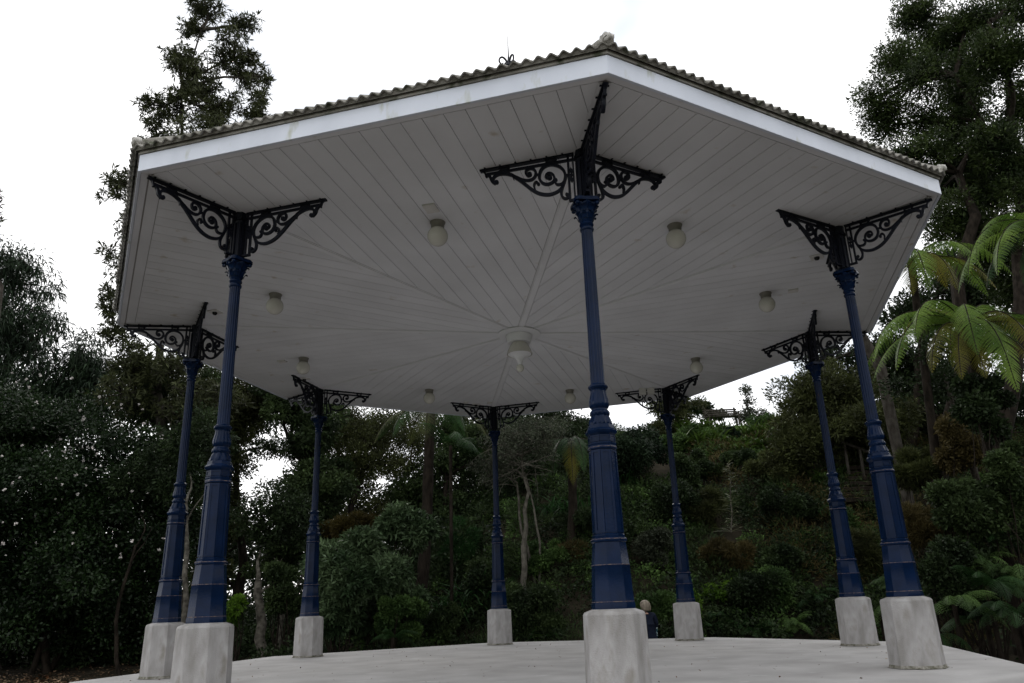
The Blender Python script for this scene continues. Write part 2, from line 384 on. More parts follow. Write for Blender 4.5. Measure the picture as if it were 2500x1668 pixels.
# ---- columns
ZT = 5.285
BR = dict(
 volute=[(0.386,0.244),(0.411,0.227),(0.403,0.191),(0.366,0.183),(0.328,0.215),(0.319,0.267),(0.35,0.302),(0.406,0.309),(0.456,0.284),(0.485,0.234),(0.485,0.184),(0.466,0.131),(0.424,0.095),(0.367,0.083),(0.311,0.095),(0.256,0.127),(0.214,0.176),(0.195,0.236),(0.201,0.291),(0.221,0.343),(0.24,0.388),(0.251,0.441),(0.242,0.486),(0.211,0.513),(0.18,0.504),(0.175,0.474),(0.197,0.464)],
 br1=[(0.298,0.278),(0.313,0.3),(0.295,0.331),(0.268,0.338),(0.234,0.331),(0.207,0.302)],
 arm=[(0.987,0.176),(1.01,0.177),(1.024,0.139),(1.003,0.102),(0.949,0.084),(0.879,0.092),(0.804,0.123),(0.765,0.159),(0.709,0.208),(0.648,0.271),(0.583,0.337),(0.517,0.39),(0.451,0.421),(0.378,0.435),(0.305,0.422),(0.254,0.392),(0.229,0.353)],
 scroll=[(0.804,0.12),(0.736,0.165),(0.68,0.202),(0.624,0.222),(0.572,0.22),(0.537,0.192),(0.526,0.144),(0.55,0.101),(0.589,0.084),(0.63,0.098),(0.638,0.14),(0.616,0.17),(0.584,0.164),(0.592,0.137)],
 br2=[(0.543,0.348),(0.553,0.302),(0.54,0.267),(0.517,0.262),(0.498,0.294)],
 end2=[(1.096,0.064),(1.056,0.101),(1.036,0.156),(0.999,0.195)], end=[(1.172,0.006),(1.125,0.029),(1.102,0.079)], spk=[(0.793,0.131),(0.782,0.188)])
WID = dict(volute=.027, br1=.021, arm=.031, scroll=.025, br2=.020, end2=.030, end=.022, spk=.014)
def ribbon(m, pts, w, th):
    """flat bar following pts=(u,v) in the local xz plane; w in plane, th across"""
    P = [np.array(p) for p in pts]; n = len(P); vs = []
    for i in range(n):
        t = P[min(i+1, n-1)]-P[max(i-1, 0)]; t = t/(np.linalg.norm(t)+1e-9); q = np.array([-t[1], t[0]])
        ww = w[i] if hasattr(w, '__len__') else w
        for s1, s2 in ((-1, -1), (1, -1), (1, 1), (-1, 1)):
            c = P[i]+q*ww/2*s1; vs.append((c[0], s2*th/2*(1.0), -c[1]))
    fs = [(i*4+k, i*4+(k+1) % 4, (i+1)*4+(k+1) % 4, (i+1)*4+k) for i in range(n-1) for k in range(4)]+[(3, 2, 1, 0), (n*4-4, n*4-3, n*4-2, n*4-1)]
    m.add(vs, fs)
def bracket_mesh(scale=1.0):
    m = MB()
    ribbon(m, [(.09, .009), (1.175, .009)], .018, .052)
    ribbon(m, [(.09, .071), (1.10, .060)], .026, .026)
    ribbon(m, [(.155, .02), (.158, .55)], .024, .026)
    ribbon(m, [(.102, .02), (.102, .55)], .016, .026)
    ribbon(m, [(.06, .545), (.17, .545)], .022, .034)
    for k, p in BR.items():
        c = catmull(p, 5); n = len(c); w = WID[k]
        ws = [w*(.8+.35*math.sin(math.pi*min(1, i/n*1.0))) for i in range(n)]
        if k == 'spk': ws = [w*(1-i/n)+.002 for i in range(n)]
        if k == 'end': ws = [.012+.014*i/n for i in range(n)]
        ribbon(m, c, ws, .030+.002*(hash(k) % 3 if 0 else len(k) % 3))
    def disc(u, v, r, th=.04, sg=12): m.lathe([(r*.8, -th/2), (r, -th/4), (r, th/4), (r*.8, th/2)], sg, (0, 0, 0)); \
        [m.v.__setitem__(j, (m.v[j][0]+u, m.v[j][2], m.v[j][1]-v)) for j in range(len(m.v)-4*sg, len(m.v))]
    for u, v, r in ((.372, .236, .030), (.598, .15, .026), (.985, .176, .026), (.190, .468, .019), (.503, .288, .019), (.302, .275, .017), (1.103, .085, .014)): disc(u, v, r)
    for a, b in (((.522, .173), (.485, .178)), ((.2, .243), (.152, .245))): ribbon(m, [a, b], .022, .026)
    for u0, u1, v in ((.285, .41, .045), (.831, .948, .04)):
        ribbon(m, [(u0, v-.022), (u0+.02, v), (u0, v+.022)], .02, .03); ribbon(m, [(u1, v-.022), (u1-.02, v), (u1, v+.022)], .02, .03)
        ribbon(m, [(u0, v+.016), (u1, v+.016)], .02, .03); ribbon(m, [(u0, v-.02), (u1, v-.02)], .018, .03)
    # leaf diamonds between the two uprights
    for v in (.20, .30): ribbon(m, [(.128, v-.035), (.128, v), (.128, v+.035)], [.006, .045, .006], .03)
    ribbon(m, [(.128, .24), (.128, .26)], .03, .03)
    for u in np.arange(.2, 1.1, .18): ribbon(m, [(u, -.003), (u+.02, -.003)], .008, .09)
    me = m
    return me
br_proto = None
def octs(a, k, z):  # keeps octagon flats (8 seg lathe)
    return 1
APO = 1/math.cos(math.pi/8)
def make_column():
    """local origin at the pedestal foot, +X is the outward radial direction"""
    m = MB(); o8 = math.pi/8
    P8 = lambda L_: [(r*APO, z) for r, z in L_]
    # octagonal lower part
    m.lathe(P8([(.176, .735), (.176, .775), (.170, .79), (.155, 1.085), (.157, 1.092), (.157, 1.100), (.1535, 1.106), (.137, 1.290), (.146, 1.298), (.149, 1.312), (.146, 1.324), (.132, 1.334), (.134, 1.345), (.134, 1.356), (.124, 1.364), (.112, 2.11), (.121, 2.118), (.124, 2.13), (.121, 2.145), (.118, 2.152), (.122, 2.162), (.122, 2.175), (.114, 2.182), (.113, 2.245), (.121, 2.255), (.134, 2.270), (.137, 2.288), (.130, 2.300), (.118, 2.312), (.113, 2.345)]), 8, rot=o8)
    # frames of the recessed panels
    def panel(z0, z1, r0, r1, w, dep=.007):
        for k in range(8):
            a = k*math.pi/4; nrm = Vector((math.cos(a), math.sin(a), 0)); tg = Vector((-math.sin(a), math.cos(a), 0))
            def hw(z, r): return r*math.tan(math.pi/8)
            def q(s, z, r, d): return nrm*(r+d)+tg*s+Vector((0, 0, z))
            h0, h1 = hw(z0, r0), hw(z1, r1)
            for sgn in (-1, 1):
                a0, a1 = sgn*h0, sgn*(h0-w); b0, b1 = sgn*h1, sgn*(h1-w)
                v = [q(a0, z0, r0, -.002), q(a1, z0, r0, -.002), q(b1, z1, r1, -.002), q(b0, z1, r1, -.002), q(a0, z0, r0, dep), q(a1, z0, r0, dep), q(b1, z1, r1, dep), q(b0, z1, r1, dep)]
                f = [(4, 5, 6, 7), (1, 2, 6, 5), (0, 4, 7, 3), (0, 1, 5, 4), (2, 3, 7, 6)]
                m.add(v, f)
            for zz, rr_, hh in ((z0, r0, h0), (z1-w, r1, h1)):
                v = [q(-hh+w, zz, rr_, -.002), q(hh-w, zz, rr_, -.002), q(hh-w, zz+w, rr_, -.002), q(-hh+w, zz+w, rr_, -.002), q(-hh+w, zz, rr_, dep-.001), q(hh-w, zz, rr_, dep-.001), q(hh-w, zz+w, rr_, dep-.001), q(-hh+w, zz+w, rr_, dep-.001)]
                m.add(v, [(4, 5, 6, 7), (0, 4, 7, 3), (1, 2, 6, 5), (3, 7, 6, 2), (0, 1, 5, 4)])
    panel(1.372, 2.105, .1238, .1122, .020)
    panel(2.186, 2.242, .114, .1132, .012, .005)
    # round vase-like parts
    m.lathe([(.110, 2.345), (.104, 2.352)], 48)
    def acan(a, k, z): return 1+.05*math.cos(8*a)+.03*math.sin(16*a+z*90)
    m.lathe([(.106, 2.35), (.108, 2.365), (.101, 2.385), (.094, 2.405), (.087, 2.425), (.081, 2.436)], 64, fn=acan)
    def rope(a, k, z): return 1+.035*math.sin(14*a+z*160)
    m.lathe([(.080, 2.434), (.089, 2.444), (.093, 2.460), (.091, 2.474), (.082, 2.486)], 64, fn=rope)
    m.lathe([(.082, 2.485), (.076, 2.490), (.074, 2.503), (.078, 2.509)], 48)
    def lob(a, k, z): return 1-.05*abs(math.sin(8*a))
    m.lathe([(.078, 2.508), (.089, 2.522), (.095, 2.540), (.096, 2.556), (.093, 2.575), (.086, 2.605), (.079, 2.635), (.075, 2.665), (.076, 2.682), (.081, 2.694)], 96, fn=lob)
    m.lathe([(.080, 2.693), (.088, 2.700), (.093, 2.712), (.092, 2.724), (.083, 2.733), (.074, 2.738), (.070, 2.746)], 48)
    # fluted shaft
    def flu(a, k, z): return 1-.085*abs(math.sin(8*a))**.8
    m.lathe([(.067, 2.742), (.0665, 2.76), (.0625, 3.5), (.059, 4.34), (.062, 4.352)], 128, fn=flu)
    m.lathe([(.055, 4.345), (.066, 4.352), (.071, 4.364), (.070, 4.376), (.060, 4.384), (.058, 4.396), (.066, 4.404), (.072, 4.416), (.070, 4.430), (.060, 4.438), (.058, 4.446)], 48)
    shaft = m
    # capital
    c = MB()
    def bell(a, k, z):
        t = (z-4.44)/.2; return 1+.10*max(t, 0)*math.cos(8*a)+.035*math.cos(24*a+z*60)
    c.lathe([(.058, 4.44), (.066, 4.455), (.074, 4.475), (.072, 4.50), (.080, 4.52), (.086, 4.54), (.083, 4.56), (.092, 4.58), (.104, 4.60), (.118, 4.618), (.122, 4.632), (.112, 4.645), (.105, 4.655)], 96, fn=bell)
    for k in range(8):
        a = k*math.pi/4+math.pi/8; u = Vector((math.cos(a), math.sin(a), 0)); tg = Vector((-u.y, u.x, 0))
        for (r0, z0, L_, w) in ((.074, 4.47, .055, .028), (.088, 4.545, .07, .032)):
            p = [(r0, z0), (r0+.012, z0+L_*.6), (r0+.03, z0+L_), (r0+.045, z0+L_*.92), (r0+.042, z0+L_*.75)]
            vs = []; fs = []
            for j, (rr_, zz) in enumerate(p):
                ww = w*(1-.5*j/4); vs += [u*rr_+tg*ww+Vector((0, 0, zz)), u*(rr_+.008)+Vector((0, 0, zz)), u*rr_-tg*ww+Vector((0, 0, zz))]
            for j in range(4): fs += [(j*3, j*3+1, j*3+4, j*3+3), (j*3+1, j*3+2, j*3+5, j*3+4)]
            c.add(vs, fs)
        # volute knob under the abacus corner
        if k % 2 == 0:
            a2 = a-math.pi/8+math.pi/4; u2 = Vector((math.cos(a2), math.sin(a2), 0))
            c.lathe([(.006, -.022), (.020, -.014), (.024, 0), (.020, .014), (.006, .022)], 10, (u2.x*.142, u2.y*.142, 4.625))
    ab = []
    for k in range(32):
        a = 2*math.pi*k/32; rr_ = .128+.045*abs(math.cos(2*a+math.pi/2))**3; ab.append((rr_*math.cos(a), rr_*math.sin(a)))
    c.prism(ab, 4.645, 4.672); c.prism([(x*.93, y*.93) for x, y in ab], 4.671, 4.688)
    # block carrying the brackets
    b = MB(); s = .058
    b.lathe([(s*APO*1.05, 4.687), (s*APO*1.05, 4.71), (s*APO*.92, 4.72), (s*APO*.92, 5.17), (s*APO*1.05, 5.19), (s*APO*1.15, 5.25), (s*APO*1.2, 5.31)], 8, rot=o8)
    for k in range(8):
        a = k*math.pi/4; u = Vector((math.cos(a), math.sin(a), 0))
        b.box(u*.062+Vector((0, 0, 4.94)), (.02, .03, .42), Matrix.Rotation(a, 3, 'Z'))
        b.box(u*.066+Vector((0, 0, 5.20)), (.03, .05, .03), Matrix.Rotation(a, 3, 'Z'))
    p = MB()
    p.lathe([(.262*APO, .003), (.250*APO, .692), (.240*APO, .712), (.176*APO, .737)], 8, rot=o8)
    ms = MB()
    ms.lathe([(.288*APO, .0055), (.272*APO, .010), (.2625*APO, .035), (.2618*APO, .036)], 8, rot=o8)
    return shaft, c, b, p, ms
SH, CP, BK, PD, MS = make_column()
c0 = SH.build('column', M['blue'], None, smooth=32)
c0p = dict(capital=CP.build('capital', M['blue'], c0, smooth=45), block=BK.build('bracket_block', M['enamel'], c0, smooth=35))
brm = bracket_mesh(); brk = brm.build('bracket', M['enamel'], c0, bevel=.003)
for q_, (z, r) in enumerate(((1.100, .158), (1.318, .1485), (2.135, .1235), (.795, .1705))):
    seam = MB(); seam.lathe([(r*APO, z-.003), ((r+.0012)*APO, z), (r*APO, z+.003)], 8, rot=math.pi/8, capb=False, capt=False); c0p['seam%d' % q_] = seam.build('joint_seam', M['rust'], c0)
pd0 = PD.build('pedestal', M['conc'], None, bevel=.005)
ms0 = MS.build('moss_ring', M['moss'], pd0)
WHERE = ['nearest the viewer, left of the seated person', 'front right', 'back right, beside the front right one', 'back right of the middle', 'back middle', 'back left', 'far left, partly behind the front left one', 'front left']
first = True
for i in range(8):
    zt = ceil_z(*COLP[i][:2])
    if first: c = c0; pd = pd0; msk = ms0
    else:
        c = c0.copy(); link(c)
        for q in c0p.values():
            d = q.copy(); link(d, c)
        pd = pd0.copy(); link(pd); msk = ms0.copy(); link(msk, pd)
    c.parent = bs; pd.parent = bs
    c.location = [float(v) for v in COLP[i]]; c.rotation_euler = (0, 0, ANG[i])
    # small lean found in the real columns
    pd.location = c.location; pd.rotation_euler = c.rotation_euler
    c['label'] = 'blue fluted cast iron column, '+WHERE[i]
    pd['label'] = 'octagonal concrete pedestal of the column '+WHERE[i]
    for k, ang in enumerate((0, None, None)):
        if k == 0: a = 0.0
        else:
            j = (i+(1 if k == 1 else -1)) % 8; dv = COLP[j]-COLP[i]; a = math.atan2(dv[1], dv[0])-ANG[i]
        bb = brk if first and k == 0 else brk.copy()
        if not (first and k == 0): link(bb, c)
        bb.rotation_euler = (0, 0, a); bb.location = (0, 0, zt-.002)
        if k == 0:  # radial bracket is a little shorter
            bb.scale = (.945, 1, 1)
        bb['label'] = ('scrolled iron bracket reaching out to the roof corner', 'scrolled iron bracket along the eave to the next column', 'scrolled iron bracket along the eave to the previous column')[k]
    first = False

# ---- ceiling rose + central lamp
m = MB(); m.lathe([(.10, 5.16), (.34, 5.165), (.365, 5.175), (.36, 5.192), (.345, 5.205)], 64)
m.build('ceiling_rose', M['trim'], bs, smooth=True)
pl = empty('pendant_lamp', (0, 0, 5.16), 'large opal pendant lamp with ball tip at the centre of the ceiling', 'ceiling lamp')
m = MB(); m.lathe([(.20, -.14), (.205, -.09), (.222, -.05), (.225, -.01), (.215, .002)], 48); m.build('canopy', M['trim'], pl, smooth=True)
m = MB(); m.lathe([(.122, -.13), (.128, -.142), (.165, -.20), (.195, -.26), (.214, -.325), (.216, -.338), (.208, -.336), (.19, -.262), (.16, -.205), (.12, -.150)], 48, capb=False, capt=False); m.build('shade', M['globe'], pl, smooth=True)
m = MB(); m.lathe([(.198, -.335), (.17, -.352), (.13, -.362), (.085, -.395), (.055, -.44), (.038, -.50), (.034, -.525), (.045, -.53)], 40, capt=True)
m.v = m.v; m.build('funnel', M['trim'], pl, smooth=True)
m = MB(); m.lathe([(.03, -.52), (.052, -.535), (.064, -.56), (.064, -.59), (.052, -.62), (.03, -.638), (.008, -.644)], 24); m.build('ball_tip', M['globe'], pl, smooth=True)

# ---- globe lamps
def make_globe():
    m = MB(); m.lathe([(.078, -.085), (.082, -.03), (.092, -.012), (.095, 0)], 32); f = m.build('fitting', M['fit'], None, smooth=True)
    g = MB(); n = 18; g.lathe([(max(.124*math.sin(math.pi*k/n), .004), -.185-.124*math.cos(math.pi*k/n)) for k in range(n)], 32); gl = g.build('globe', M['globe'], None, smooth=True)
    return f, gl
F0, G0 = make_globe()
gp = [(-.95, -3.86, 'large white globe lamp on the ceiling left of the nearest column, by a square plate'), (2.0, -3.53, 'large white globe lamp on the ceiling right of the nearest column'), (3.86, -1.17, 'white globe lamp on the ceiling at right, in front of the front right column'), (3.45, 2.02, 'white globe lamp above the bracket of the back right column'), (1.09, 3.99, 'small white globe lamp at the back, just left of the nearest column'), (-1.96, 3.52, 'small white globe lamp at the back between the two back left columns'), (-3.98, 1.1, 'white globe lamp at back left above the scrolled bracket'), (-3.56, -1.86, 'white globe lamp at left, right of the front left column')]
for k, (x, y, lab) in enumerate(gp):
    o = empty('globe_lamp', (x, y, ceil_z(x, y)), lab, 'ceiling lamp', 'globe lamps round the bandstand ceiling')
    for s in (F0, G0):
        d = s if k == 0 else s.copy()
        if k: link(d, o)
        else: d.parent = o
# ---- small ceiling plates and sensors
def plate(x, y, lab, s=.17, rz=0.):
    m = MB(); m.box((0, 0, -.008), (s, s*.8, .022)); m.box((0, 0, -.021), (s*.86, s*.66, .006))
    o = m.build('cover_plate', M['plast'], None, bevel=.002); o.location = (x, y, ceil_z(x, y)); o.rotation_euler = (0, 0, rz); tag(o, lab, 'cover plate', 'square cover plates on the ceiling')
plate(-.99, -4.21, 'square cover plate in front of the globe lamp left of the nearest column', .19, math.atan2(-4.2, -1))
plate(4.27, -1.23, 'square cover plate right of the right hand globe lamp', .15, -.3)
plate(-4.42, 1.24, 'square cover plate left of the back left globe lamp', .15, 2.9)
plate(-1.26, 4.71, 'left of two small plates above the back middle bracket', .13, 1.8); plate(-.72, 4.80, 'right of two small plates above the back middle bracket', .13, 1.8)
def sensor(x, y, lab, rz):
    o = empty('ceiling_sensor', (x, y, ceil_z(x, y)), lab, 'sensor', 'square sensors with a dark eye'); o.rotation_euler = (0, 0, rz)
    m = MB(); m.box((0, 0, -.006), (.17, .17, .016)); m.build('frame', M['plast'], o, bevel=.002)
    m = MB(); m.lathe([(.004, -.055), (.028, -.048), (.038, -.03), (.038, -.012)], 20); m.build('lens', M['black'], o, smooth=True)
sensor(-4.69, -1.26, 'square ceiling sensor with dark eye beside the far left bracket', -.3); sensor(4.21, -2.40, 'square ceiling sensor with dark eye left of the front right column', 2.6); sensor(-4.34, 2.42, 'small dark ceiling sensor above the back left bracket', 2.6)
sensor(-1.05, 4.95, 'small dark ceiling sensor above the left arm of the back middle bracket', 1.8)
for (px, py, lab) in ((1568, 947, 'left grey switch box on the ceiling by the back right of middle column'), (1588, 946, 'right grey switch box with square lid by the back right of middle column')):
    q = at(px, py, 4.15); m = MB(); m.box((0, 0, -.07), (.155, .10, .14)); m.box((0, -.053, -.07), (.125, .008, .105))
    o = m.build('switch_box', M['plast'], None, bevel=.004); o.location = (float(q[0]), 4.15, ceil_z(float(q[0]), 4.15)); o.rotation_euler = (0, 0, -.1)
    tag(o, lab, 'switch box', 'switch boxes at the ceiling')

#@@VEG
# ================================================================ VEGETATION TOOLS
def unit(v): return v/(np.linalg.norm(v, axis=-1, keepdims=True)+1e-9)
def leaf_verts(P, D, L_, W_, droop=.0, N=None):
    n = len(P); D = unit(D); r = unit(rng.normal(size=(n, 3))) if N is None else N
    Sd = unit(np.cross(D, r)); Nn = np.cross(Sd, D)
    L_ = np.broadcast_to(np.asarray(L_, float), (n,))[:, None]*rng.uniform(.7, 1.25, (n, 1)); W_ = np.broadcast_to(np.asarray(W_, float), (n,))[:, None]*rng.uniform(.7, 1.2, (n, 1))
    V = np.empty((n, 4, 3)); V[:, 0] = P; V[:, 1] = P+D*L_*.48+Sd*W_/2+Nn*W_*.12; V[:, 2] = P+D*L_+np.array([0, 0, -1])*L_*droop; V[:, 3] = P+D*L_*.48-Sd*W_/2+Nn*W_*.12
    return V.reshape(-1, 3)
KIND = {  # leaf length, width, up bias, rosette count, droop
 'camellia': (.10, .055, .2, 0, .1), 'broad': (.12, .055, .2, 0, .15), 'small': (.075, .04, .1, 0, .05), 'tiny': (.055, .03, .1, 0, .0),
 'rosette': (.20, .055, .35, 7, .12), 'star': (.24, .050, .25, 8, .05), 'needle': (.13, .014, .5, 0, .1), 'spray': (.34, .060, -.55, 0, .5), 'totara': (.17, .055, .15, 0, 0)}
def scatter(centres, radii, n, kind, shell=.55, flat=1.0, up=None, size=1.0):
    """n leaves through the ball volumes"""
    Lf, Wf, ub, ros, dr = KIND[kind]; Lf *= size; Wf *= size
    centres = np.asarray(centres); radii = np.asarray(radii, float)
    vol = radii**2; pick = rng.choice(len(centres), n, p=vol/vol.sum())
    dirs = unit(rng.normal(size=(n, 3))); rad = radii[pick][:, None]*(shell+(1-shell)*rng.random((n, 1))**.6)*rng.uniform(.8, 1.12, (n, 1))
    P = centres[pick]+dirs*rad*np.array([1, 1, flat])
    D = dirs*.7+rng.normal(size=(n, 3))*.6+np.array([0, 0, ub])
    if ros:
        P = np.repeat(P, ros, 0); ax = np.repeat(unit(D), ros, 0); D = ax*.55+unit(rng.normal(size=(len(P), 3)))
        P = P+ax*rng.uniform(0, .10*size, (len(P), 1))
    return leaf_verts(P, D, Lf, Wf, dr)
def limb(m, a, b, r0, r1, bend=.12, n=6, seg=6):
    a = np.asarray(a, float); b = np.asarray(b, float); L_ = np.linalg.norm(b-a); k = rng.normal(size=3)*L_*bend; k[2] = abs(k[2])*.4
    pts = [a*(1-t)+b*t+k*math.sin(math.pi*t)*(1-.3*t)+rng.normal(size=3)*L_*.012 for t in np.linspace(0, 1, n)]
    m.tube(pts, [r0*(1-t)+r1*t for t in np.linspace(0, 1, n)], seg); return pts
def ell(px, py, Y, rx, ry, depth=None):
    """crown lobe: centre from where it stands, radii in metres"""
    c = at(px, py, Y); s = scl(c); return c, np.array([rx*s, (depth or rx)*s, ry*s])
def tree(name, label, cat, base, lobes, kind, lm, bark, trunk_r=.2, nl=12000, ncl=60, clr=(.35, .7), shell=.3, group=None, size=1.0, trunk_to=None, extra=None, twigs=0, flat=.75, seglimb=5, tip=.22, trunks=1, minz=None, partname='crown'):
    base = np.array([base[0], base[1], float(terr(base[0], base[1]))-.1]); o = empty(name, base, label, cat, group)
    m = MB(); top = np.mean([c for c, r in lobes], 0) if trunk_to is None else np.asarray(trunk_to)
    trs = []
    for k in range(trunks):
        tt = top+rng.normal(size=3)*[.5, .5, .3]*(k > 0)*2; b0 = base+np.array([.18*k*math.cos(k*2.), .18*k*math.sin(k*2.), 0])
        trs.append([np.array(p) for p in limb(m, b0-base, tt-base, trunk_r*(1-.3*(k > 0)), trunk_r*tip, .05, 9, 9)])
    tp = np.array([p for t in trs for p in t])
    cen = []; rad = []
    A = np.array([r[0]*r[2] for c, r in lobes]); A = A/A.sum()
    for (c, r), w in zip(lobes, A):
        c = c-base; n = max(3, int(ncl*w)); d = np.linalg.norm(tp[2:]-(c-np.array([0, 0, r[2]*.8])), axis=1); st = tp[2:][np.argmin(d)]
        ml = limb(m, st, c, trunk_r*.35, trunk_r*.12, .1, 7, 6)
        for k in range(n):
            q = unit(rng.normal(size=3))*rng.random()**.45*r+c
            if minz is not None and q[2]+base[2] < minz: continue
            rr_ = rng.uniform(*clr)*(1 if rng.random() > .25 else .55); cen.append(q); rad.append(rr_)
            near = min(ml[1:], key=lambda p: np.linalg.norm(np.array(p)-(q-np.array([0, 0, .4*r[2]*rng.random()]))))
            limb(m, near, q, trunk_r*.13, trunk_r*.035, .12, 4, seglimb)
            for _ in range(twigs):
                limb(m, q+rng.normal(size=3)*rr_*.3, q+unit(rng.normal(size=3))*rr_*1.25, trunk_r*.04, trunk_r*.012, .2, 3, 3)
    m.build('trunk', M[bark], o, smooth=True)
    V = scatter(cen, rad, nl, kind, shell, flat, size=size)
    npmesh(partname, V, 4, M[lm], o)
    return o
def shrub(name, label, cat, px, py, Y, rx, ry, kind, lm, nl, group=None, lobes=12, size=1.0, bark='barkd', base=None, shell=.45, seed=None, depth=None):
    if 1000 < px < 2210: Y = hitY(px, py+ry*.75, Y)-.3
    c = at(px, py, Y); s = scl(c); r = np.array([rx*s, (depth or rx*.8)*s, ry*s])
    bx, by = c[0], c[1]; bz = float(terr(bx, by))-.05; b = np.array([bx, by, bz]); o = empty(name, b, label, cat, group)
    cen = []; rad = []; m = MB(); rm_ = min(r[0], r[2])
    for k in range(lobes):
        q = unit(rng.normal(size=3)); q[1] = -abs(q[1]) if rng.random() < .7 else q[1]
        q = q*r*rng.uniform(.35, .78); cen.append(c-b+q); rad.append(rm_*rng.uniform(.22, .46))
        limb(m, np.array([rng.normal()*.1, rng.normal()*.1, 0]), c-b+q, .022, .007, .08, 5, 4)
    m.build('stems', M[bark], o, smooth=True)
    npmesh('foliage', scatter(cen, rad, nl, kind, shell, .85, size=size), 4, M[lm], o)
    return o
def ribbons(P, D, L_, W_, bend, seg=5):
    """arching strap leaves: P base, D start direction"""
    n = len(P); D = unit(D); L_ = np.broadcast_to(L_, (n,))[:, None]*rng.uniform(.6, 1.15, (n, 1)); W_ = W_*rng.uniform(.7, 1.2, (n, 1)); b = bend*rng.uniform(.5, 1.4, (n, 1))
    Sd = unit(np.cross(D, np.array([0, 0, 1.])+rng.normal(size=(n, 3))*.2)); out = []
    prev = P.copy(); d = D.copy(); pw = W_*.6
    for k in range(seg):
        d = unit(d+np.array([0, 0, -1])*b*(k+1)/seg); nx = prev+d*L_/seg; w = W_*(1-(k+1)/seg)**.6 if k > seg*.4 else W_
        if k == seg-1: w = W_*.05
        q = np.stack([prev-Sd*pw/2, prev+Sd*pw/2, nx+Sd*w/2, nx-Sd*w/2], 1); out.append(q); prev = nx; pw = w
    return np.concatenate(out, 0).reshape(-1, 3)
def strap_clump(name, label, cat, px, py, Y, n, L_, W_, lm, bend=.55, group=None, spread=.25):
    Y = hitY(px, py+12, Y); c = at(px, py, Y); x, y = c[0], c[1]; z = float(terr(x, y))
    P = rng.normal(size=(n, 3))*[spread, spread, .02]; a = rng.random(n)*2*math.pi; D = np.stack([np.cos(a)*.6, np.sin(a)*.6, np.full(n, 1.)], 1)+rng.normal(size=(n, 3))*.15
    o = npmesh(name, ribbons(P, D, L_, W_, bend), 4, M[lm]); o.location = (x, y, z); return tag(o, label, cat, group)
def frond(start, d0, L_, Wd, bend, lmi, npin=26, sub=10, droop=.35, curl=0):
    """one bipinnate fern frond; returns quads and rachis points"""
    P = [np.array(start, float)]; d = unit(np.array(d0, float)); seg = 22
    for k in range(seg):
        d = unit(d+np.array([0, 0, -1])*bend/seg*(1+1.2*k/seg)); P.append(P[-1]+d*L_/seg)
    P = np.array(P); out = []
    hor = unit(np.cross(unit(P[-1]-P[0]), [0, 0, 1.])+1e-6); 
    for k in range(npin):
        t = .12+.88*(k+.5)/npin; f = t*seg; i = min(int(f), seg-1); p = P[i]+(P[i+1]-P[i])*(f-i); tg = unit(P[i+1]-P[i]); up = np.cross(hor, tg); up = up if up[2] > 0 else -up
        w = Wd*(math.sin(math.pi*min(1, .12+.88*t)**.85))**.8*(1-.15*t)
        for s in (-1, 1):
            dd = unit(hor*s+tg*.35-up*droop+rng.normal(size=3)*.05); n = sub
            tt = (np.arange(n)+.5)/n; base_ = p+dd*w*tt[:, None]-np.array([0, 0, 1.])*(w*.42*tt**2)[:, None]
            pl_ = .46*(L_/npin)*(1-tt)**.55+.004
            for s2 in (-1, 1):
                D = unit(tg*s2*1.0+dd*.45)
                q = np.empty((n, 4, 3)); step = w/n
                q[:, 0] = base_-dd*step*.45; q[:, 1] = base_+dd*step*.45; q[:, 2] = base_+dd*step*.5+D*pl_[:, None]; q[:, 3] = base_-dd*step*.05+D*pl_[:, None]*.9
                out.append(q)
    return np.concatenate(out, 0).reshape(-1, 3), P
def tree_fern(name, label, cat, base, crown, fronds, lm, trunk_r=.10, group=None, dead=0, hang=None, sub=12, npin=34):
    """fronds: list of (azimuth deg, elevation deg, length, half width, bend, material index)"""
    base = np.array(base, float); crown = np.array(crown, float); o = empty(name, base, label, cat, group)
    m = MB(); n = 12
    pts = [(crown-base)*t+np.array([.15*math.sin(t*3), .1*math.sin(t*4), 0])*(1-t) for t in np.linspace(0, 1, n)]
    m.tube(pts, [trunk_r*(1.3-.3*t)*(1+.1*(k % 2)) for k, t in enumerate(np.linspace(0, 1, n))], 10); m.build('trunk', M['barkd'], o, smooth=True)
    for (az, el, L_, Wd, bd, mi) in fronds:
        d = np.array([math.cos(R(az))*math.cos(R(el)), math.sin(R(az))*math.cos(R(el)), math.sin(R(el))])
        V, P = frond(crown-base, d, L_, Wd, bd, 0, npin, sub)
        f = npmesh('frond', V, 4, M[mi], o)
        r = MB(); r.tube(list(P), [.022*(1-.8*k/len(P)) for k in range(len(P))], 5); r.build('stalk', M['barkd'], f, smooth=True)
    return o
def ground_fern(label, px, py, Y, nf, L_, lm='fernd', group=None, face=-90, spread=150, z=None, name='fern', el=(20, 60), sub=6):
    if px < 2150 and px > 1000: Y = hitY(px, py+8, Y)-.15
    c = at(px, py, Y); o = empty(name, (c[0], c[1], c[2]), label, 'fern', group); Vs = []
    for k in range(nf):
        az = face+rng.uniform(-spread, spread); e_ = rng.uniform(*el); d = np.array([math.cos(R(az))*math.cos(R(e_)), math.sin(R(az))*math.cos(R(e_)), math.sin(R(e_))])
        V, P = frond((0, 0, 0), d, L_*rng.uniform(.7, 1.1), L_*.22, rng.uniform(.9, 1.6), 0, 24, sub); Vs.append(V)
    npmesh('fronds', np.concatenate(Vs), 4, M[lm], o)
    m = MB(); zz = float(terr(c[0], c[1])); m.tube([(0, 0, min(zz-c[2], -.1)), (0, 0, .02)], .05, 6); m.build('stem', M['barkd'], o)
    return o

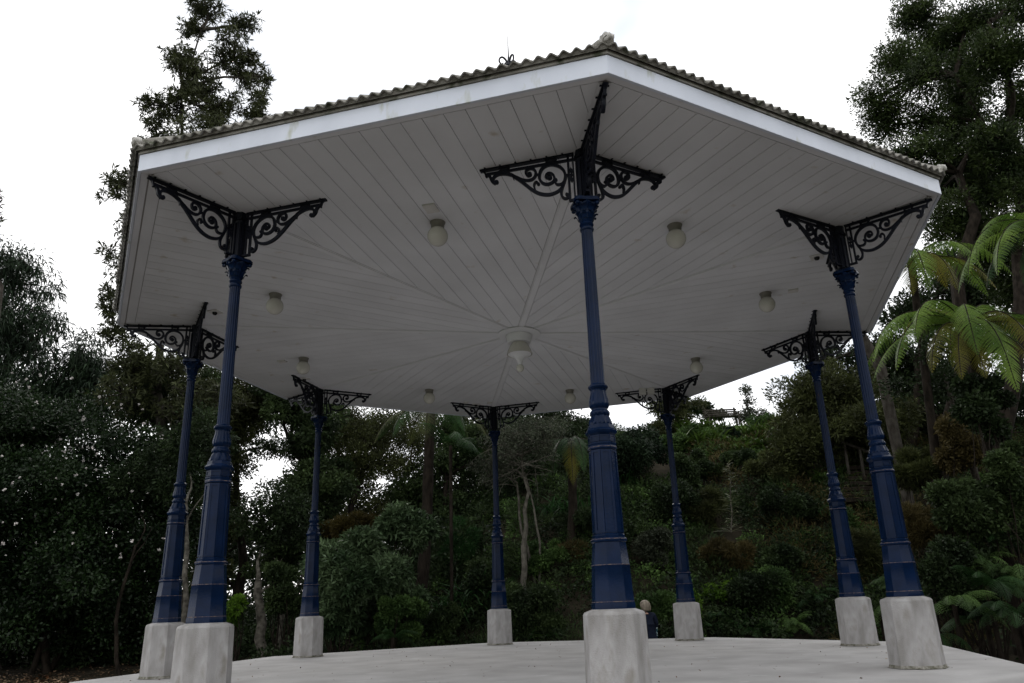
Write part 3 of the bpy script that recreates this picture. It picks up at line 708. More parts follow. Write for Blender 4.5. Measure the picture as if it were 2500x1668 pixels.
def hitY(px, py, default):
    py = min(py, 1558); prev = None
    for Y in np.arange(6.6, 40, .12):
        p = at(px, py, Y)
        if p[2] < float(terr(p[0], p[1])): return float(Y)
    return default
# ================================================================ UNDERGROWTH on the bank (nobody could count it)
def undergrowth(name, label, n, xr, yr, kind, lm, hgt, size=1.0, dens=None, cat='undergrowth'):
    ncl = max(20, n//260); cx = rng.uniform(*xr, ncl); cy = rng.uniform(*yr, ncl)
    if dens is not None:
        k = dens(cx, cy); cx, cy = cx[k], cy[k]
    r = rng.uniform(.45, 1.0, len(cx))*hgt; c = np.stack([cx, cy, terr(cx, cy)+r*.35], 1)
    V = scatter(c, r, n, kind, .5, .8, size=size); o = npmesh(name, V, 4, M[lm]); return tag(o, label, cat, kind='stuff')
bank = lambda x, y: (y > 7.6) | (x > 10.2)
undergrowth('undergrowth', 'dark small leaved undergrowth covering the bank', 210000, (-8, 27), (8.2, 24), 'small', 'dark', .75, 1.5, lambda x, y: (y > 8.2) & (y < 20.8) & ~((y > 14.5) & (x > 4.5) & (x < 12.5)))
undergrowth('low_shrubs', 'mid green scrambling plants low on the bank', 110000, (-6, 24), (8.2, 20), 'broad', 'mid', .55, 1.0)
undergrowth('ground_cover', 'olive brown fine growth on the right part of the bank', 80000, (7, 26), (7, 19), 'needle', 'brown', .75, 1.5)
undergrowth('right_bank_growth', 'dark leafy growth on the slope right of the platform', 70000, (10.6, 24), (-4, 9), 'small', 'dark', .8, 1.5)
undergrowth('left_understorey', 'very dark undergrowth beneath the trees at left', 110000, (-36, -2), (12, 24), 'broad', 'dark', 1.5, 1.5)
undergrowth('fine_cover', 'dark fine fronded cover between the bushes of the bank', 110000, (-5, 24), (7.9, 21), 'needle', 'deep', .8, 1.6, lambda x, y: ~((y > 14.5) & (x > 4.5) & (x < 12.5)))
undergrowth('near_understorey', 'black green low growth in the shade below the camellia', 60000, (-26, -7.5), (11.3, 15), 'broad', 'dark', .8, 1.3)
def woods(name, label, n, xr, yr, zf, r, kind, lm, size):
    ncl = n//350; x = rng.uniform(*xr, ncl); y = rng.uniform(*yr, ncl); z = terr(x, y)+rng.random(ncl)*zf(x, y); V = scatter(np.stack([x, y, z], 1), rng.uniform(.6, 1, ncl)*r, n, kind, .4, .8, size=size); o = npmesh(name, V, 4, M[lm]); tag(o, label, 'wood', kind='stuff')
woods('far_wood', 'dark far wood closing the view low behind the left trees', 110000, (-70, 0), (27, 36), lambda x, y: 5.2+1.6*np.sin(x*.55)+np.sin(x*1.7), 1.5, 'broad', 'dark', 2.4)
# leaf litter
def litter(name, label, n, f, size=.06):
    x, y = f(n); P = np.stack([x, y, np.where(np.hypot(x, y) < 6.4, .004, terr(x, y))+.012], 1); D = rng.normal(size=(n, 3)); D[:, 2] *= .25
    o = npmesh(name, leaf_verts(P, D, size, size*.55, 0, N=np.tile([0, 0, 1.], (n, 1))+rng.normal(size=(n, 3))*.25), 4, M['litter']); tag(o, label, 'leaf litter', kind='stuff')
litter('leaf_litter', 'rusty fallen leaves on the bare earth at left', 5200, lambda n: (rng.normal(-13, 3.8, n), rng.normal(8.3, 1.5, n)), .11)
def fallen(n):
    a = rng.random(n)*2*math.pi; r = 5.9*np.sqrt(rng.random(n)); return r*np.cos(a), r*np.sin(a)
litter('fallen_leaves', 'few small dark leaves scattered on the concrete platform', 240, fallen, .035)

# ================================================================ TREES, left to right
# camellia
def px_tree(px, Y, py=1500):
    c = at(px, py, Y); return c[0], c[1]
bx, by = px_tree(130, 10.6)
lob = [ell(100, 1050, 10.8, 150, 120), ell(-40, 1070, 10.8, 140, 160), ell(300, 1100, 11.6, 120, 110), ell(60, 1240, 10.0, 200, 130), ell(235, 1180, 10.9, 120, 90), ell(280, 1280, 10.8, 170, 120), ell(380, 1210, 12.0, 90, 130), ell(-60, 1310, 9.6, 160, 140), ell(200, 1420, 10.6, 190, 90), ell(60, 1490, 11.2, 190, 90), ell(-60, 1440, 9.8, 140, 110), ell(330, 1470, 11.6, 120, 90), ell(250, 1370, 11.0, 150, 80), ell(110, 1530, 10.8, 170, 60), ell(370, 1530, 11.9, 90, 50)]
cam_o = tree('camellia_tree', 'large dark glossy camellia dotted with white flowers at far left', 'tree', (bx, by), lob, 'camellia', 'camellia', 'barkd', .12, 210000, 330, (.5, .95), .25, trunks=3, flat=.85, size=1.15)
cb = np.array(cam_o.location)
fl = []
for c, r in lob[:7]:
    n = 26; d = unit(rng.normal(size=(n, 3))); d[:, 1] = -np.abs(d[:, 1]); P = c-cb+d*r*rng.uniform(.85, 1.22, (n, 1))+np.array([0, -.35, 0])
    for p in P:
        fr = rng.uniform(.022, .05); q = np.repeat(p[None], 9, 0); dd = unit(rng.normal(size=(9, 3)))+np.array([0, -.3, .1]); fl.append(leaf_verts(q, dd, fr*1.3, fr*1.5, 0))
o = npmesh('flowers', np.concatenate(fl), 4, M['petal'], cam_o); o['kind'] = 'stuff'
# drooping conifers
for (pts, lab, hh) in (([(40, 690, 90, 90), (20, 800, 120, 110), (90, 830, 60, 100), (0, 930, 130, 100), (60, 1010, 110, 80), (15, 640, 40, 60), (75, 660, 35, 50)], 'tall drooping dark conifer at the far left edge of the sky', 22),
                  ([(190, 880, 60, 60), (150, 940, 80, 70), (225, 900, 45, 70), (180, 1010, 90, 70), (240, 960, 40, 60)], 'shorter drooping conifer right of the tall one, behind the camellia', 20)):
    Y = 20; bx, by = px_tree(pts[0][0], Y)
    tree('drooping_conifer', lab, 'tree', (bx, by), [ell(a, b, Y, c, d) for a, b, c, d in pts], 'spray', 'conifer', 'barkd', .3, 15000 if hh == 22 else 9000, 90, (.45, .95), .2, group='drooping conifers at left', flat=1.1, size=1.0, trunk_to=at(pts[0][0], pts[0][1]-40, Y))
# tall star-leaved tree behind the roof
Y = 12; bx, by = px_tree(455, Y)
lob = [ell(500, 20, Y, 42, 55), ell(470, 80, Y, 35, 30), ell(600, 60, Y, 28, 45), ell(430, 140, Y, 35, 45), ell(570, 140, Y, 60, 60), ell(480, 190, Y, 60, 50), ell(620, 190, Y, 45, 60), ell(400, 260, Y, 55, 55), ell(520, 270, Y, 90, 60), ell(640, 280, Y, 40, 60), ell(390, 340, Y, 40, 40), ell(520, 370, Y, 120, 60),
       ell(330, 620, Y, 60, 60), ell(300, 740, Y, 45, 60), ell(290, 810, Y, 50, 40), ell(330, 880, Y, 70, 55), ell(420, 900, Y, 80, 50), ell(300, 960, Y, 60, 50), ell(420, 500, Y, 150, 100), ell(420, 700, Y, 150, 100), ell(480, 980, Y, 110, 70)]
tree('tall_tree', 'tall open tree with star shaped leaf clusters rising above the roof at left', 'tree', (bx, by), lob, 'star', 'tall', 'bark', .22, 6000, 680, (.16, .36), .25, trunk_to=at(500, 90, Y), twigs=2, flat=.95, tip=.12)
c = at(-20, 480, 10); bx, by = px_tree(-30, 10)
tree('edge_tree', 'leafy branch tip entering at the left edge of the sky', 'tree', (bx, by), [ell(-20, 480, 10, 30, 30), ell(-60, 500, 10, 60, 70)], 'star', 'tall', 'bark', .2, 160, 12, (.3, .5), .2)
# mid-left woodland: individual dark trees with the sky between them
wood = [ # px, Y, lobes, leafkind, mat, bark, n, label
 (430, 14, [(400, 1010, 90, 80), (330, 1000, 60, 50), (470, 1080, 60, 90), (400, 1150, 80, 80), (470, 1260, 60, 90), (450, 960, 90, 60), (360, 930, 70, 50)], 'broad', 'deep', 'barkd', 30000, 'dark leafy tree between the camellia and the front left column'),
 (560, 16, [(560, 930, 80, 60), (520, 1060, 50, 90), (560, 1150, 40, 90), (600, 1000, 50, 70), (540, 1270, 70, 70), (640, 960, 60, 50), (520, 1370, 60, 60)], 'broad', 'olive', 'barkd', 26000, 'dark trunked tree just right of the front left column'),
 (700, 15, [(720, 1010, 70, 60), (750, 1100, 60, 90), (800, 1190, 80, 90), (730, 1200, 50, 60), (740, 1310, 80, 60), (690, 960, 60, 40), (660, 1360, 70, 60), (790, 1040, 60, 60)], 'broad', 'deep', 'barkd', 38000, 'dense dark tree behind the back left column'),
 (880, 17, [(860, 1040, 90, 70), (900, 1120, 80, 70), (850, 1180, 80, 70), (960, 1030, 80, 60), (1000, 1120, 50, 60), (880, 1250, 80, 60), (820, 990, 80, 50)], 'small', 'olive', 'barkd', 36000, 'fine leaved tree with sky speckles right of the back left column'),
 (1080, 18, [(1020, 1200, 60, 60), (960, 1230, 50, 50), (1070, 1130, 70, 80), (1120, 1060, 70, 60), (1180, 1040, 70, 60), (1080, 1240, 80, 60), (1200, 1130, 80, 70)], 'broad', 'deep', 'barkd', 30000, 'slender dark tree behind the leaning tree fern'),
 (1340, 17, [(1280, 1080, 80, 60), (1380, 1060, 70, 60), (1300, 1160, 90, 60), (1350, 1010, 60, 30)], 'broad', 'dark', 'barkd', 15000, 'black green tree behind the twiggy tree'),
 (520, 21, [(520, 1120, 80, 90), (560, 1010, 90, 60), (480, 1180, 80, 90), (600, 1330, 90, 60), (650, 1090, 44, 50), (620, 1020, 50, 50), (500, 1000, 80, 60)], 'broad', 'dark', 'barkd', 26000, 'dark tree filling the view between the two left columns'),
 (760, 22, [(760, 1150, 70, 90), (800, 1270, 110, 60), (830, 1060, 100, 60), (930, 1100, 90, 90), (1010, 1250, 90, 60), (720, 1030, 50, 60), (890, 1190, 70, 50)], 'broad', 'olive', 'barkd', 32000, 'olive tree far behind the back left column'),
 (1130, 21, [(1100, 1160, 90, 80), (1180, 1090, 80, 60), (1020, 1080, 60, 60), (1230, 1030, 70, 40), (1080, 1040, 70, 40)], 'small', 'deep', 'barkd', 26000, 'rounded dark tree far behind the back middle column')]
for px, Y, lb, lk, lmn, bk, n, lab in wood:
    bx, by = px_tree(px, Y); tree('woodland_tree', lab, 'tree', (bx, by), [ell(a, b, Y, c_, d_) for a, b, c_, d_ in lb], lk, lmn, bk, .24, n, 90, (.35, .75), .3, group='dark trees behind the bandstand at left', size=1.25)
# pale trunks in the left shade
for (px0, py0, px1, py1, Y, r, lab, kn) in ((640, 1545, 630, 1420, 10.5, .17, 'pale lichen covered trunk behind the back left column', 'barkl'), (672, 1540, 690, 1440, 10.8, .10, 'thin pale trunk leaning beside the lichen covered one', 'barkl'), (444, 1520, 452, 1230, 9.5, .09, 'thin straight grey trunk seen between the two left columns', 'barkl'), (300, 1580, 330, 1330, 9.5, .06, 'dim bent stem under the camellia', 'barkd')):
    a = at(px0, py0, Y); b = at(px1, py1, Y); a[2] = float(terr(a[0], a[1]))-.1; o = empty('understorey_tree', a, lab, 'tree', 'thin trunks in the left shade'); m = MB()
    p = limb(m, a-a, b-a, r, r*.6, .05, 8, 10); limb(m, p[-1], np.array(p[-1])+[-.12, .3, .9], r*.45, r*.1, .2, 6, 7); limb(m, p[-2], np.array(p[-2])+[.35, .3, 1.0], r*.3, r*.08, .2, 6, 7)
    m.build('trunk', M[kn], o, smooth=True)
    q = np.array([p[-1]+np.array([-.5, .2, 1.8]), p[-1]+np.array([.7, .1, 1.7]), p[-1]+np.array([.1, .3, 2.3])]); npmesh('crown', scatter(q, [.6, .6, .7], 3500, 'broad', .2), 4, M['dark'], o)
# leaning tree ferns in the middle
b = at(1020, 1330, 11); b[2] = float(terr(b[0], b[1])); cr = at(1052, 1003, 11.3)
tree_fern('tree_fern', 'leaning black trunked tree fern behind the back edge of the roof', 'tree fern', b, cr, [(az, el, L_, .42, bd, 'fernd' if k % 2 else 'olive') for k, (az, el, L_, bd) in enumerate([(-10, 18, 2.5, 1.4), (-45, 25, 2.2, 1.6), (195, 20, 2.4, 1.5), (230, 20, 2.2, 1.6), (-90, 10, 2.0, 1.8), (60, 25, 2.4, 1.3), (120, 25, 2.4, 1.3), (160, 30, 2.4, 1.4), (20, 30, 2.4, 1.4)])], 'fernd', .14)
b = at(1390, 1360, 11.5); b[2] = float(terr(b[0], b[1])); cr = at(1395, 1075, 11.8)
tree_fern('tree_fern', 'tree fern with one pale frond hanging beside the nearest column', 'tree fern', b, cr, [(-95, -5, 2.3, .36, 1.6, 'fernold'), (-80, 20, 2.2, .34, 2.0, 'fernd'), (-120, 15, 2.1, .34, 1.8, 'fernd'), (-150, 15, 1.9, .35, 1.5, 'fernd'), (170, 25, 2.0, .36, 1.4, 'fernd'), (20, 20, 2.0, .35, 1.5, 'fernd'), (90, 30, 2.0, .35, 1.2, 'fernd')], 'fern', .12)
# twiggy lichen tree
bx, by = px_tree(1270, 10.5)
tree('twiggy_tree', 'half bare tree with grey lichen twigs behind the back middle column', 'tree', (bx, by), [ell(1290, 1050, 10.5, 80, 45), ell(1230, 1090, 10.5, 60, 50), ell(1340, 1080, 10.5, 45, 45), ell(1200, 1140, 10.5, 50, 40)], 'small', 'grey', 'twig', .11, 9000, 70, (.25, .45), .3, twigs=5, trunk_to=at(1275, 1110, 10.5))
bx, by = px_tree(1310, 11)
m = MB(); o = empty('bare_branches', (bx, by, float(terr(bx, by))), 'tangle of bare grey twigs left of the nearest column', 'branches'); O = np.array(o.location)
for k in range(26):
    a = at(1180+rng.uniform(-10, 30), 1150+rng.uniform(-40, 40), 10.6)-O; b = at(1250+rng.uniform(-20, 120), 1110+rng.uniform(-60, 80), 10.3+rng.uniform(-.4, .4))-O
    p = limb(m, a, b, .014, .005, .15, 7, 4); q = p[rng.integers(2, 6)]; limb(m, q, np.array(q)+rng.normal(size=3)*[.5, .3, .35], .008, .003, .2, 4, 3); q = p[rng.integers(2, 6)]; limb(m, q, np.array(q)+rng.normal(size=3)*[.5, .3, .35], .008, .003, .2, 4, 3)
limb(m, np.zeros(3), at(1262, 1180, 10.8)-O, .05, .03, .05, 7, 6); limb(m, at(1262, 1180, 10.8)-O, at(1180, 1150, 10.6)-O, .03, .014, .1, 5, 5); limb(m, np.array([.15, 0, 0]), at(1285, 1150, 10.7)-O, .04, .02, .08, 7, 6)
m.build('twigs', M['twig'], o, smooth=True)
# shrubs on the bank: px,py,Y,rx,ry,kind,mat,n,label
SHR = [
 ('rhododendron', 925, 1400, 8.8, 165, 140, 'rosette', 'rhodo', 6500, 'large grey green rhododendron between the back left and back middle columns', 1.0),
 ('rhododendron', 995, 1300, 9.4, 75, 70, 'rosette', 'rhodo', 1700, 'pale topped upright rhododendron shoot right of the large one', 1.0),
 ('rhododendron', 830, 1500, 8.3, 80, 60, 'rosette', 'rhodo', 1000, 'low rhododendron at the foot of the back left column', 1.0),
 ('shrub', 960, 1500, 8.2, 120, 60, 'small', 'mid', 12000, 'low mid green bush under the large rhododendron', 1.3),
 ('shrub', 1120, 1330, 9.6, 60, 80, 'needle', 'strapd', 9000, 'dark feathery bush just left of the back middle column', 1.2),
 ('shrub', 850, 1300, 11.0, 110, 50, 'needle', 'gold', 9000, 'golden brown feathery bush above the rhododendron', 1.4),
 ('shrub', 575, 1490, 9.0, 38, 45, 'broad', 'bright', 1300, 'small bright yellow green bush beside the front left pedestal', .9),
 ('shrub', 700, 1440, 9.6, 60, 80, 'small', 'deep', 7000, 'dull green bush left of the back left column', 1.4),
 ('shrub', 1080, 1520, 8.3, 70, 50, 'small', 'deep', 6000, 'dark low bush left of the back middle pedestal', 1.3),
 ('shrub', 1300, 1480, 8.4, 90, 80, 'small', 'deep', 12000, 'dark tangled bush right of the back middle pedestal', 1.3),
 ('shrub', 1310, 1360, 9.2, 90, 50, 'small', 'mid', 7000, 'mid green bush above the dark tangled one, left of the nearest column', 1.2),
 ('shrub', 1395, 1345, 9.0, 38, 40, 'needle', 'brown', 2600, 'tuft of tan dry growth left of the nearest column base', 1.3),
 ('shrub', 1540, 1100, 11.5, 110, 110, 'small', 'conifer', 26000, 'big black green bush right of the nearest column', 1.4),
 ('shrub', 1410, 1050, 12.5, 60, 60, 'small', 'conifer', 8000, 'black green bush left of the nearest column under the roof edge', 1.4),
 ('shrub', 1600, 1330, 9.2, 55, 70, 'small', 'grey', 8000, 'grey green rounded bush left of the back right of middle column', 1.1),
 ('shrub', 1590, 1490, 8.4, 75, 60, 'broad', 'mid', 5000, 'mid green bush beside the seated person', .9),
 ('shrub', 1760, 1360, 9.6, 90, 45, 'needle', 'brown', 9000, 'low brownish bush right of the back right of middle column', 1.4),
 ('shrub', 1725, 1250, 10.4, 55, 55, 'needle', 'olive', 8000, 'olive feathery bush behind the pale spiky sapling', 1.4),
 ('shrub', 1840, 1440, 8.8, 100, 80, 'small', 'dark', 14000, 'very dark bush between the two back right columns', 1.3),
 ('shrub', 1920, 1370, 9.4, 80, 50, 'small', 'deep', 7000, 'dark green bush with a brown crest left of the back right column', 1.3),
 ('shrub', 1740, 1130, 13.5, 110, 55, 'small', 'deep', 13000, 'wide grey green bush below the strap leaved plants', 1.4),
 ('shrub', 1792, 1068, 16.5, 32, 26, 'tiny', 'conifer', 5000, 'small round dark clipped bush below the bench', 1.5),
 ('shrub', 1900, 1140, 13.0, 90, 60, 'small', 'olive', 9000, 'olive scrub below the dense dark tree', 1.3),
 ('shrub', 1690, 1060, 15.0, 50, 40, 'broad', 'mid', 3000, 'light leaved bush at the left end of the strap leaved bank', 1.0),
 ('shrub', 2090, 1340, 8.2, 80, 90, 'needle', 'olive', 14000, 'tall olive feathery bush between the two right columns', 1.5),
 ('shrub', 2260, 1290, 6.0, 100, 80, 'needle', 'brown', 14000, 'brown feathery bush right of the front right column', 1.5),
 ('shrub', 2230, 1140, 9.0, 110, 60, 'needle', 'olive', 12000, 'olive and orange tinged scrub high on the right slope', 1.5),
 ('shrub', 2330, 1420, 4.2, 120, 100, 'small', 'dark', 14000, 'dark shrub behind the ferns at lower right', 1.2),
 ('shrub', 2460, 1210, 4.2, 80, 190, 'broad', 'deep', 14000, 'ivy like leafy column of growth at the right edge', .9),
 ('shrub', 2200, 1480, 7.5, 60, 60, 'small', 'mid', 5000, 'mid green bush right of the front right pedestal', 1.2),
 ('shrub', 2040, 1180, 11.5, 30, 40, 'broad', 'deep', 1500, 'dark bush beside the earth steps', .9),
 ('shrub', 2065, 1270, 9.2, 30, 50, 'broad', 'mid', 1500, 'leafy light green shoot between the right columns', .9),
 ('shrub', 2330, 1080, 8.0, 120, 80, 'small', 'brown', 12000, 'rusty brown scrub with white specks under the big tree fern', 1.4),
 ('shrub', 2350, 1250, 4.6, 110, 110, 'small', 'deep', 14000, 'dull green bush in the middle of the right slope', 1.3),
 ('shrub', 2400, 1010, 5.0, 90, 100, 'small', 'dark', 10000, 'dark bush wrapping the trunk of the big tree fern', 1.4),
 ('shrub', 2180, 1040, 10.0, 110, 60, 'small', 'olive', 11000, 'brown green scrub behind the front right column', 1.4),
 ('shrub', 1640, 1230, 10.0, 80, 70, 'small', 'dark', 10000, 'dark bush behind the back right of middle column', 1.3),
 ('shrub', 1900, 1240, 10.0, 90, 60, 'small', 'dark', 11000, 'dark bush in the middle of the bank left of the back right column', 1.3),
 ('shrub', 1480, 1290, 9.5, 90, 70, 'small', 'dark', 10000, 'dark bush behind the middle of the nearest column', 1.3),
 ('shrub', 1180, 1430, 9.0, 70, 70, 'small', 'deep', 8000, 'dull green bush behind the back middle column', 1.3),
 ('shrub', 1665, 1170, 13.0, 60, 60, 'small', 'deep', 9000, 'dull bush covering the bare patch right of the back right of middle column', 1.4),
 ('shrub', 1640, 1080, 15.0, 35, 30, 'small', 'mid', 3000, 'small bush at the head of the bank behind the back right of middle column', 1.4),
 ('shrub', 1900, 1440, 9.0, 70, 60, 'broad', 'mid', 4500, 'lighter leafy bush between the back right pedestals', .9),
 ('shrub', 1750, 1450, 9.0, 50, 45, 'broad', 'bright', 900, 'few lime green leaves in the dark bank right of the back right of middle column', .9),
 ('shrub', 1680, 1490, 8.6, 50, 70, 'broad', 'bright', 1200, 'bright green seedlings behind the back right of middle pedestal', .8)]
for nm, px, py, Y, rx, ry, kd, mt_, n, lab, sz in SHR:
    shrub(nm, lab, 'shrub', px, py, Y, rx, ry, kd, mt_, n, size=sz, group='shrubs on the bank')
# dense dark trees on the hill edge
bx, by = px_tree(2010, 15)
tree('bushy_tree', 'dense round olive green tree right of the bench on the hilltop', 'tree', (bx, by), [ell(1985, 985, 15, 75, 60), ell(2060, 960, 15, 90, 70), ell(1960, 1050, 14.5, 70, 50), ell(2060, 1060, 14.5, 110, 60), ell(2150, 1030, 14.5, 90, 70), ell(1935, 1090, 14.5, 50, 40)], 'totara', 'olive', 'barkd', .2, 46000, 130, (.4, .8), .4, size=1.0)
bx, by = px_tree(2080, 19)
tree('woodland_tree', 'dark tree trunk and canopy behind the front right column', 'tree', (bx, by), [ell(2050, 870, 19, 90, 40), ell(2130, 900, 19, 80, 70), ell(2000, 880, 19, 40, 30), ell(2220, 920, 19, 90, 60)], 'broad', 'dark', 'bark', .42, 8000, 60, (.5, .9), .3, trunk_to=at(2010, 850, 18.5), size=1.5)
# right hand giants
def giant(lab, px, Y, lb, n, ncl, bark='barkd', r=.3, to=None, mt_='totara', sz=1.0):
    bx, by = px_tree(px, Y); tree('evergreen_tree', lab, 'tree', (bx, by), [ell(a, b, Y+rng.uniform(-1.5, 1.5), c_, d_) for a, b, c_, d_ in lb], 'totara', mt_, bark, r, n, ncl, (.30, .75), .25, group='tall evergreens at right', trunk_to=at(*to, Y), twigs=1, size=sz, flat=.8)
giant('tall dense evergreen leaning out over the right corner of the roof', 2330, 13, [(2240, 40, 60, 55), (2290, 110, 90, 60), (2190, 160, 50, 50), (2230, 210, 80, 50), (2130, 240, 35, 45), (2160, 300, 60, 40), (2260, 290, 60, 40), (2340, 200, 50, 80), (2380, 60, 60, 60), (2240, 370, 80, 35), (2330, 330, 50, 50), (2200, 400, 60, 22), (2350, 400, 60, 50), (2290, 470, 60, 50)], 66000, 420, to=(2340, 60), sz=.9)
giant('tall dark evergreen at the right edge of the picture', 2440, 12, [(2440, 130, 70, 90), (2470, 260, 60, 70), (2430, 350, 60, 60), (2480, 430, 60, 80), (2410, 470, 50, 60), (2470, 20, 60, 50), (2330, 540, 80, 50), (2440, 600, 70, 70), (2500, 700, 60, 90), (2390, 420, 70, 60), (2400, 560, 60, 60), (2480, 560, 60, 60), (2360, 250, 50, 60)], 64000, 380, to=(2440, 60))
giant('dark evergreen behind the bright tree fern', 2300, 17, [(2280, 640, 60, 60), (2330, 760, 100, 90), (2430, 840, 90, 90), (2250, 930, 90, 60), (2380, 960, 110, 60), (2480, 980, 60, 90), (2180, 860, 70, 70), (2420, 720, 100, 60), (2320, 680, 80, 50), (2230, 760, 60, 60), (2260, 1010, 110, 60), (2420, 1060, 110, 60)], 34000, 300, mt_='dark', to=(2300, 660), sz=1.4)
# tree fern at right
b = at(2400, 1200, 5.6); b[2] = float(terr(b[0], b[1])); cr = at(2362, 800, 5.6)
FR = [(185, 42, 3.5, .46, 1.75, 'fern'), (200, 30, 3.4, .46, 1.6, 'fern'), (176, 20, 3.2, .44, 1.3, 'fern'), (215, 12, 3.0, .44, 1.3, 'fernold'), (228, -2, 2.8, .42, 1.2, 'fernold'), (242, -18, 2.5, .42, .9, 'fernold'), (262, 22, 2.9, .50, 2.6, 'fern'), (240, 48, 2.9, .46, 2.6, 'fern'),
 (160, 55, 3.1, .44, 2.1, 'fern'), (140, 45, 3.3, .44, 1.7, 'fern'), (35, 55, 3.4, .46, 1.6, 'fern'), (15, 42, 3.3, .46, 1.5, 'fern'), (-8, 25, 3.0, .44, 1.3, 'fernold'), (-30, 30, 2.8, .44, 1.7, 'fern'), (-52, 10, 2.6, .42, 1.5, 'fernd'), (100, 60, 3.2, .44, 1.7, 'fernold'), (70, 50, 3.2, .44, 1.6, 'fern'), (205, 58, 3.0, .44, 2.4, 'fern'), (-75, -10, 2.2, .40, 1.1, 'fernold'), (-98, 0, 2.9, .50, 1.9, 'fern'), (285, 35, 2.6, .44, 2.4, 'fernold')]
tree_fern('tree_fern', 'big bright green tree fern spreading beside the right roof corner', 'tree fern', b, cr, FR, 'fern', .09, sub=14, npin=34)
b = at(2260, 1200, 8.5); b[2] = float(terr(b[0], b[1])); cr = at(2225, 640, 8.5)
tree_fern('tree_fern', 'second tree fern with yellow green fronds just under the roof corner', 'tree fern', b, cr, [(205, 35, 3.0, .48, 2.0, 'fernold'), (225, 45, 3.0, .48, 2.3, 'fern'), (190, 20, 2.8, .46, 1.6, 'fern'), (250, 30, 2.8, .50, 2.4, 'fern'), (-60, 40, 2.8, .46, 2.1, 'fern'), (-20, 40, 3.2, .46, 1.7, 'fern'), (15, 35, 3.2, .46, 1.5, 'fern'), (40, 50, 3.0, .44, 1.6, 'fernold'), (235, 10, 2.5, .46, 1.8, 'fernold'), (150, 40, 2.9, .44, 1.7, 'fernold'), (100, 50, 2.9, .44, 1.6, 'fern'), (280, 20, 2.5, .46, 2.2, 'fernold'), (-40, 10, 2.7, .44, 1.4, 'fernold')], 'fern', .10, npin=34)
b = at(2560, 1200, 4.5); b[2] = float(terr(b[0], b[1])); cr = at(2570, 560, 4.5)
tree_fern('tree_fern', 'tall tree fern reaching in from the right edge', 'tree fern', b, cr, [(180, 38, 3.2, .44, 1.9, 'fern'), (200, 25, 3.2, .44, 1.7, 'fern'), (160, 30, 3.1, .44, 1.7, 'fern'), (220, 12, 2.9, .42, 1.5, 'fern'), (190, 5, 3.0, .44, 1.2, 'fernd'), (175, 55, 2.8, .42, 2.3, 'fern'), (240, 40, 2.6, .42, 2.2, 'fern'), (270, 10, 2, .4, 1.7, 'fernd'), (90, 20, 2, .4, 1.7, 'fernd')], 'fern', .12, npin=34)
# leaning trunks on the right slope
for (p0, p1, Y, r, lab) in (((2385, 1180), (2330, 1000), 8.5, .10, 'mottled leaning trunk on the right slope'), ((2150, 900), (2045, 740), 11, .17, 'thick bare leaning limb under the roof edge at right')):
    a = at(*p0, Y); b = at(*p1, Y); g0 = float(terr(a[0], a[1])); a0 = np.array([a[0]+.4, a[1]+.6, g0-.1]); o = empty('leaning_trunk', a0, lab, 'tree trunk'); m = MB()
    m.tube([np.zeros(3), (a-a0)*.5, a-a0, (a+b)/2-a0+np.array([.08, 0, 0]), b-a0, b-a0+(b-a)*.5], [r*1.1, r, r, r*.9, r*.7, r*.35], 10); m.build('trunk', M['bark'], o, smooth=True)
    npmesh('crown', scatter(np.array([b-a0+(b-a)*.5+rng.normal(size=3)*.4 for _ in range(8)]), np.full(8, .5), 3000, 'broad', .2), 4, M['dark'], o)
# skyline trees by the bench
bx, by = px_tree(1826, 26, 1030)
def skyline(px, pyb, Y, lb, kd, mt_, n, lab, r=.07, cat='tree', ncl=40, clr=(.2, .4), sz=1.0, to=None):
    bx, by = px_tree(px, Y, pyb); tree('skyline_tree', lab, cat, (bx, by), [ell(a, b, Y, c_, d_) for a, b, c_, d_ in lb], kd, mt_, 'barkd', r, n, ncl, clr, .2, twigs=1, size=sz, trunk_to=None if to is None else at(*to, Y))
skyline(1824, 1030, 25.5, [(1820, 960, 12, 22), (1824, 985, 20, 14), (1828, 1005, 28, 12), (1838, 1018, 40, 12), (1815, 1018, 24, 10), (1862, 1010, 16, 18)], 'small', 'grey', 2600, 'small sparse conifer sapling on the skyline right of the bench', .06, ncl=60, clr=(.15, .35), sz=1.6, to=(1819, 942))
skyline(1740, 1030, 27, [(1716, 1000, 30, 14), (1748, 1014, 26, 9), (1690, 998, 26, 16)], 'small', 'deep', 4200, 'low spreading tree on the skyline behind the bench', .1, sz=2.)
skyline(1650, 1030, 22, [(1665, 985, 45, 16), (1640, 1000, 45, 22), (1670, 1025, 35, 12), (1640, 950, 40, 14), (1620, 1050, 40, 22)], 'totara', 'olive', 9000, 'layered tree on the hilltop just right of the back right of middle column', .14, clr=(.25, .5), ncl=60, sz=1.1)
skyline(1880, 1040, 23, [(1870, 1030, 40, 9), (1915, 1030, 25, 9)], 'small', 'mid', 5200, 'low hedge of bright bushes right of the bench', .04, cat='shrub', sz=1.6)
